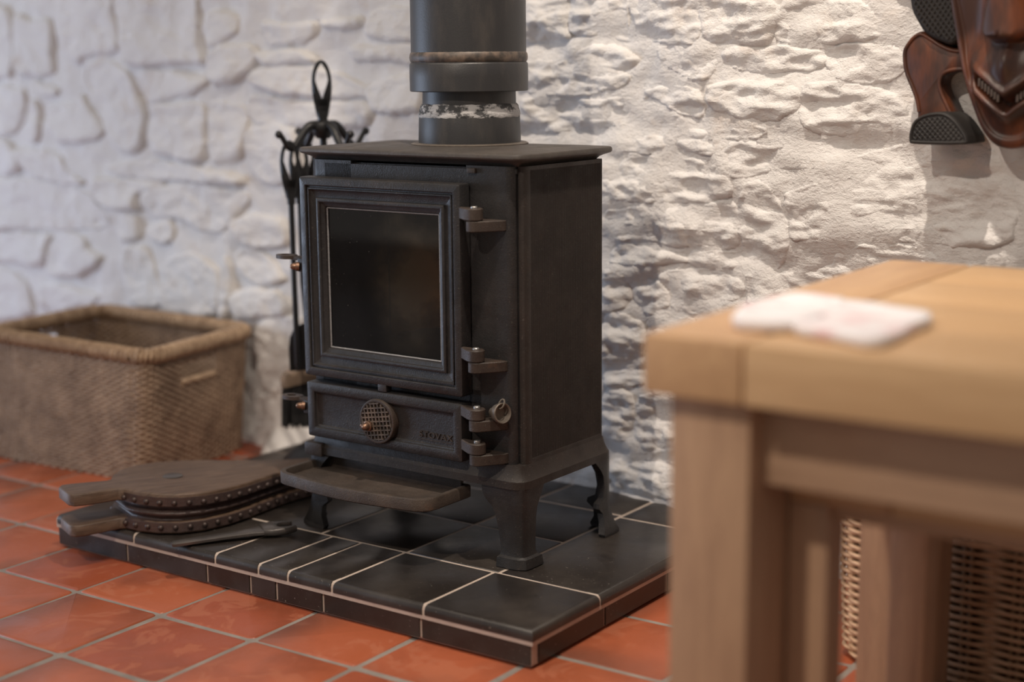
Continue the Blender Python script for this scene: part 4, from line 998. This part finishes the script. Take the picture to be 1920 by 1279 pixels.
sheet(rel([(1.136, -0.130), (1.128, -0.085), (1.133, -0.030), (1.168, -0.016), (1.196, -0.050), (1.205, -0.120), (1.190, -0.160), (1.155, -0.166)]), 2, 0.010).obj('sheet', M['paper'], pp, 180)
sheet(rel([(1.185, -0.030), (1.230, -0.035), (1.272, -0.058), (1.276, -0.118), (1.277, -0.185), (1.238, -0.172), (1.198, -0.158), (1.190, -0.090)]), 5, 0.008).obj('sheet', M['paper'], pp, 180)

# ------------------------------------------------------------------ carved mask on the wall
MX, MZ = 1.16, 0.68
mask = thing('carved_mask', 'dark carved wooden mask with toothed mouth hanging high on the white wall', 'mask', (MX, wall_y(MX), MZ))
def mp(x, z, h): p = wp(x, z, h); return (p.x-MX, p.y-wall_y(MX), p.z-MZ)
def mo(g, name, mat, smooth=45, par=None): return g.obj(name, M[mat], par or mask, smooth)
def plate(poly, h0, h1, name, mat, edge=0.004, m_=4, dome=0.0):
    R = [tuple(p) for p in resample(catmull(poly, m_), 90)]
    g = G(); g.loft([[mp(x, z, h) for x, z in inset(R, i)] for h, i in ((h0, edge*0.6), (h0+edge, 0), (h1-edge, 0), (h1-edge*0.3, edge*0.35), (h1, edge))]); return mo(g, name, mat, 50), R
boot = [(1.0305, .6851), (1.0235, .6780), (1.0180, .6690), (1.0172, .6580), (1.0205, .6410), (1.0280, .6250), (1.0350, .6090), (1.0385, .5930), (1.0390, .5780), (1.060, .5760), (1.0815, .5780), (1.0850, .5890), (1.0775, .6059), (1.0705, .618), (1.0674, .6301), (1.0716, .6385), (1.083, .6425), (1.115, .6420), (1.118, .670), (1.085, .6690), (1.0681, .6741), (1.0515, .6838), (1.0402, .6888)]
lobe, LR = plate(boot, 0.006, 0.036, 'ear_lobe', 'carved', 0.004)
rimp = catmull([p for p in boot[-6:]+boot[:8]][1:], 4, False)
g = G().tube([mp(x, z, 0.0355) for x, z in inset(rimp+[(1.06, .60)], 0.0035)[1:-2]], 0.0024, 8); mo(g, 'rim', 'carved', 60, lobe)
rim2 = catmull([(1.0880, .5800), (1.0815, .5930), (1.0745, .6059), (1.0680, .618), (1.0650, .6301), (1.0695, .6405), (1.083, .6450), (1.105, .6450)], 4, False)
g = G().tube([mp(x, z, 0.0355) for x, z in rim2], 0.0026, 8); mo(g, 'rim', 'carved', 60, lobe)
block = [(1.0405, .5650), (1.0415, .5776), (1.0470, .5885), (1.0605, .5955), (1.0805, .5975), (1.0950, .5905), (1.1070, .5770), (1.1120, .5675), (1.1070, .5612), (1.0470, .5602)]
foot, FR_ = plate(block, 0.010, 0.058, 'foot_end', 'carved_black', 0.003)
def hatch(poly, h, ang1, ang2, pitch, name, par, wd=0.0009):
    """raised criss-cross cut into a face, clipped to its outline"""
    P = [Vector(p) for p in inset(poly, 0.005)]
    def inside(q):
        c = False; j = len(P)-1
        for i in range(len(P)):
            if (P[i].y > q.y) != (P[j].y > q.y) and q.x < (P[j].x-P[i].x)*(q.y-P[i].y)/(P[j].y-P[i].y)+P[i].x: c = not c
            j = i
        return c
    x0, x1 = min(p.x for p in P), max(p.x for p in P); z0, z1 = min(p.y for p in P), max(p.y for p in P)
    cc = Vector(((x0+x1)/2, (z0+z1)/2)); R = max(x1-x0, z1-z0)*0.75; g = G()
    for ang in (ang1, ang2):
        d = Vector((math.cos(ang), math.sin(ang))); n_ = Vector((-d.y, d.x)); k = -int(R/pitch)
        while k*pitch < R:
            run = []; s = -R
            while s <= R+0.002:
                q = cc+n_*(k*pitch)+d*s
                if inside(q) and s <= R: run.append(q)
                else:
                    if len(run) > 1:
                        g.tube([mp(q2.x, q2.y, h) for q2 in (run[0], run[-1])], wd, 5)
                    run = []
                s += 0.0012
            k += 1
    stuff(mo(g, name, 'carved_black', 60, par))
hatch(FR_, 0.0580, 0.9, -0.75, 0.0046, 'cross_hatching', foot)
g = G().tube([mp(x, z, 0.0575) for x, z in inset(FR_, 0.0026)], 0.0020, 7, True); mo(g, 'rim', 'carved_black', 60, foot)
cres = [(1.0250, .775), (1.0265, .740), (1.0300, .7150), (1.0388, .6989), (1.0490, .6860), (1.0660, .6770), (1.085, .6740), (1.100, .700), (1.090, .745), (1.070, .800), (1.04, .81)]
cr_, CR_ = plate(cres, 0.006, 0.044, 'hair_crescent', 'carved_black', 0.004)
hatch(CR_, 0.0442, 1.0, 2.3, 0.0052, 'cross_hatching', cr_, 0.0012)
# face: a domed oval with cheeks, a ridge round the edge, brow, nose and mouth
FC = Vector((1.160, 0.700))
HW = [(-0.1420, 0.004), (-0.139, 0.016), (-0.130, 0.027), (-0.116, 0.036), (-0.100, 0.043), (-0.078, 0.052), (-0.045, 0.0625), (-0.018, 0.069), (0.008, 0.0745), (0.045, 0.0815), (0.09, 0.086), (0.14, 0.083), (0.19, 0.070), (0.225, 0.048), (0.240, 0.020), (0.243, 0.004)]
ol = [(FC.x-w_, FC.y+z) for z, w_ in HW]+[(FC.x+w_, FC.y+z) for z, w_ in HW[::-1]]
n = 160; R = resample(catmull(ol, 3), n); cc = Vector((FC.x, FC.y-0.03))
def sst(a, b, x): t = min(max((x-a)/(b-a), 0), 1); return t*t*(3-2*t)
def gz(x, s): return math.exp(-(x/s)**2)
def face_h(q, t):
    dx = abs(q.x-FC.x); dz = q.y-FC.y
    h = 0.050+0.022*(1-t*t)                                         # dome
    h += 0.006*sst(0.86, 0.93, t)                                    # raised border
    h -= 0.012*gz(dx-0.042, 0.020)*sst(-0.055, -0.01, dz)*(1-sst(0.03, 0.09, dz))   # hollow cheeks
    h += 0.006*gz(dx-0.030, 0.016)*gz(dz+0.050, 0.018)               # folds beside the mouth
    # long nose
    nw = 0.012+0.020*(1-sst(-0.02, 0.06, dz))*sst(-0.030, -0.010, dz)
    h += 0.030*(1-sst(nw*0.55, nw*1.25, dx))*sst(-0.0275, -0.018, dz)*(1-sst(0.08, 0.12, dz))
    h += 0.014*gz(dx-0.03, 0.035)*gz(dz-0.115, 0.018)                # brow
    # muzzle below the nose, drop shaped
    h += 0.010*gz(dx, 0.009)*gz(dz+0.046, 0.018)+0.008*gz(dx, 0.03)*gz(dz+0.075, 0.03)
    # mouth: a V shaped slit with a thick lower lip
    mz = -0.0985+0.72*dx; u = dz-mz
    h -= 0.014*gz(u-0.004, 0.0065)*(1-sst(0.036, 0.044, dx))
    h += 0.010*gz(u+0.008, 0.0075)*(1-sst(0.038, 0.050, dx))
    h += 0.006*gz(u-0.016, 0.006)*(1-sst(0.036, 0.048, dx))
    return h
tt = [1.0, 0.985, 0.96]+[0.93-0.93*k/54 for k in range(54)]
rings = [[mp(cc.x+(p.x-cc.x)*0.93, cc.y+(p.y-cc.y)*0.93, 0.012) for p in R]]+[[mp(p.x, p.y, h) for p in R] for h in (0.030, 0.046)]
for t in tt: rings.append([(lambda q: mp(q.x, q.y, face_h(q, t) - (0.003 if t == 1.0 else 0)))(cc+(p-cc)*t) for p in R])
face = mo(G().loft(rings), 'face', 'carved', 60)
for sx in (-1, 1):
    for k in range(7):
        dx = 0.011+k*0.0039; x = FC.x+sx*dx; z = FC.y-0.0985+0.72*dx+0.0045; h = face_h(Vector((x, z)), 0.4)
        g = G(); p = mp(x, z, h+0.0025); g.box(p[0]-0.0014, p[0]+0.0014, p[1]-0.005, p[1]+0.004, p[2]-0.0042, p[2]+0.0048, 0.0007); mo(g, 'tooth', 'tooth', 40, face)
    # closed eye
    g = G(); ex_, ez = FC.x+sx*0.036, FC.y+0.082
    g.lathe([(0, 0), (0.010, 0.001), (0.013, 0.004), (0.010, 0.008), (0, 0.011)], 16, mp(ex_, ez, face_h(Vector((ex_, ez)), 0.5)-0.003), tuple(WN)); mo(g, 'eyelid', 'carved', 60, face)
# the matching ear on the far side
def flip(poly): return [(2*FC.x-x, z) for x, z in poly]
plate(flip(boot), 0.006, 0.036, 'ear_lobe', 'carved', 0.004); f2, F2 = plate(flip(block), 0.010, 0.058, 'foot_end', 'carved_black', 0.003); hatch(F2, 0.0580, 0.9, -0.75, 0.0046, 'cross_hatching', f2); plate(flip(cres), 0.006, 0.044, 'hair_crescent', 'carved_black', 0.004)
# wooden peg that carries the mask
g = G().lathe([(0, 0.004), (0.008, 0.004), (0.008, 0.03), (0, 0.03)], 12, mp(FC.x, FC.y+0.15, 0.0), tuple(WN)); mo(g, 'peg', 'carved_black')
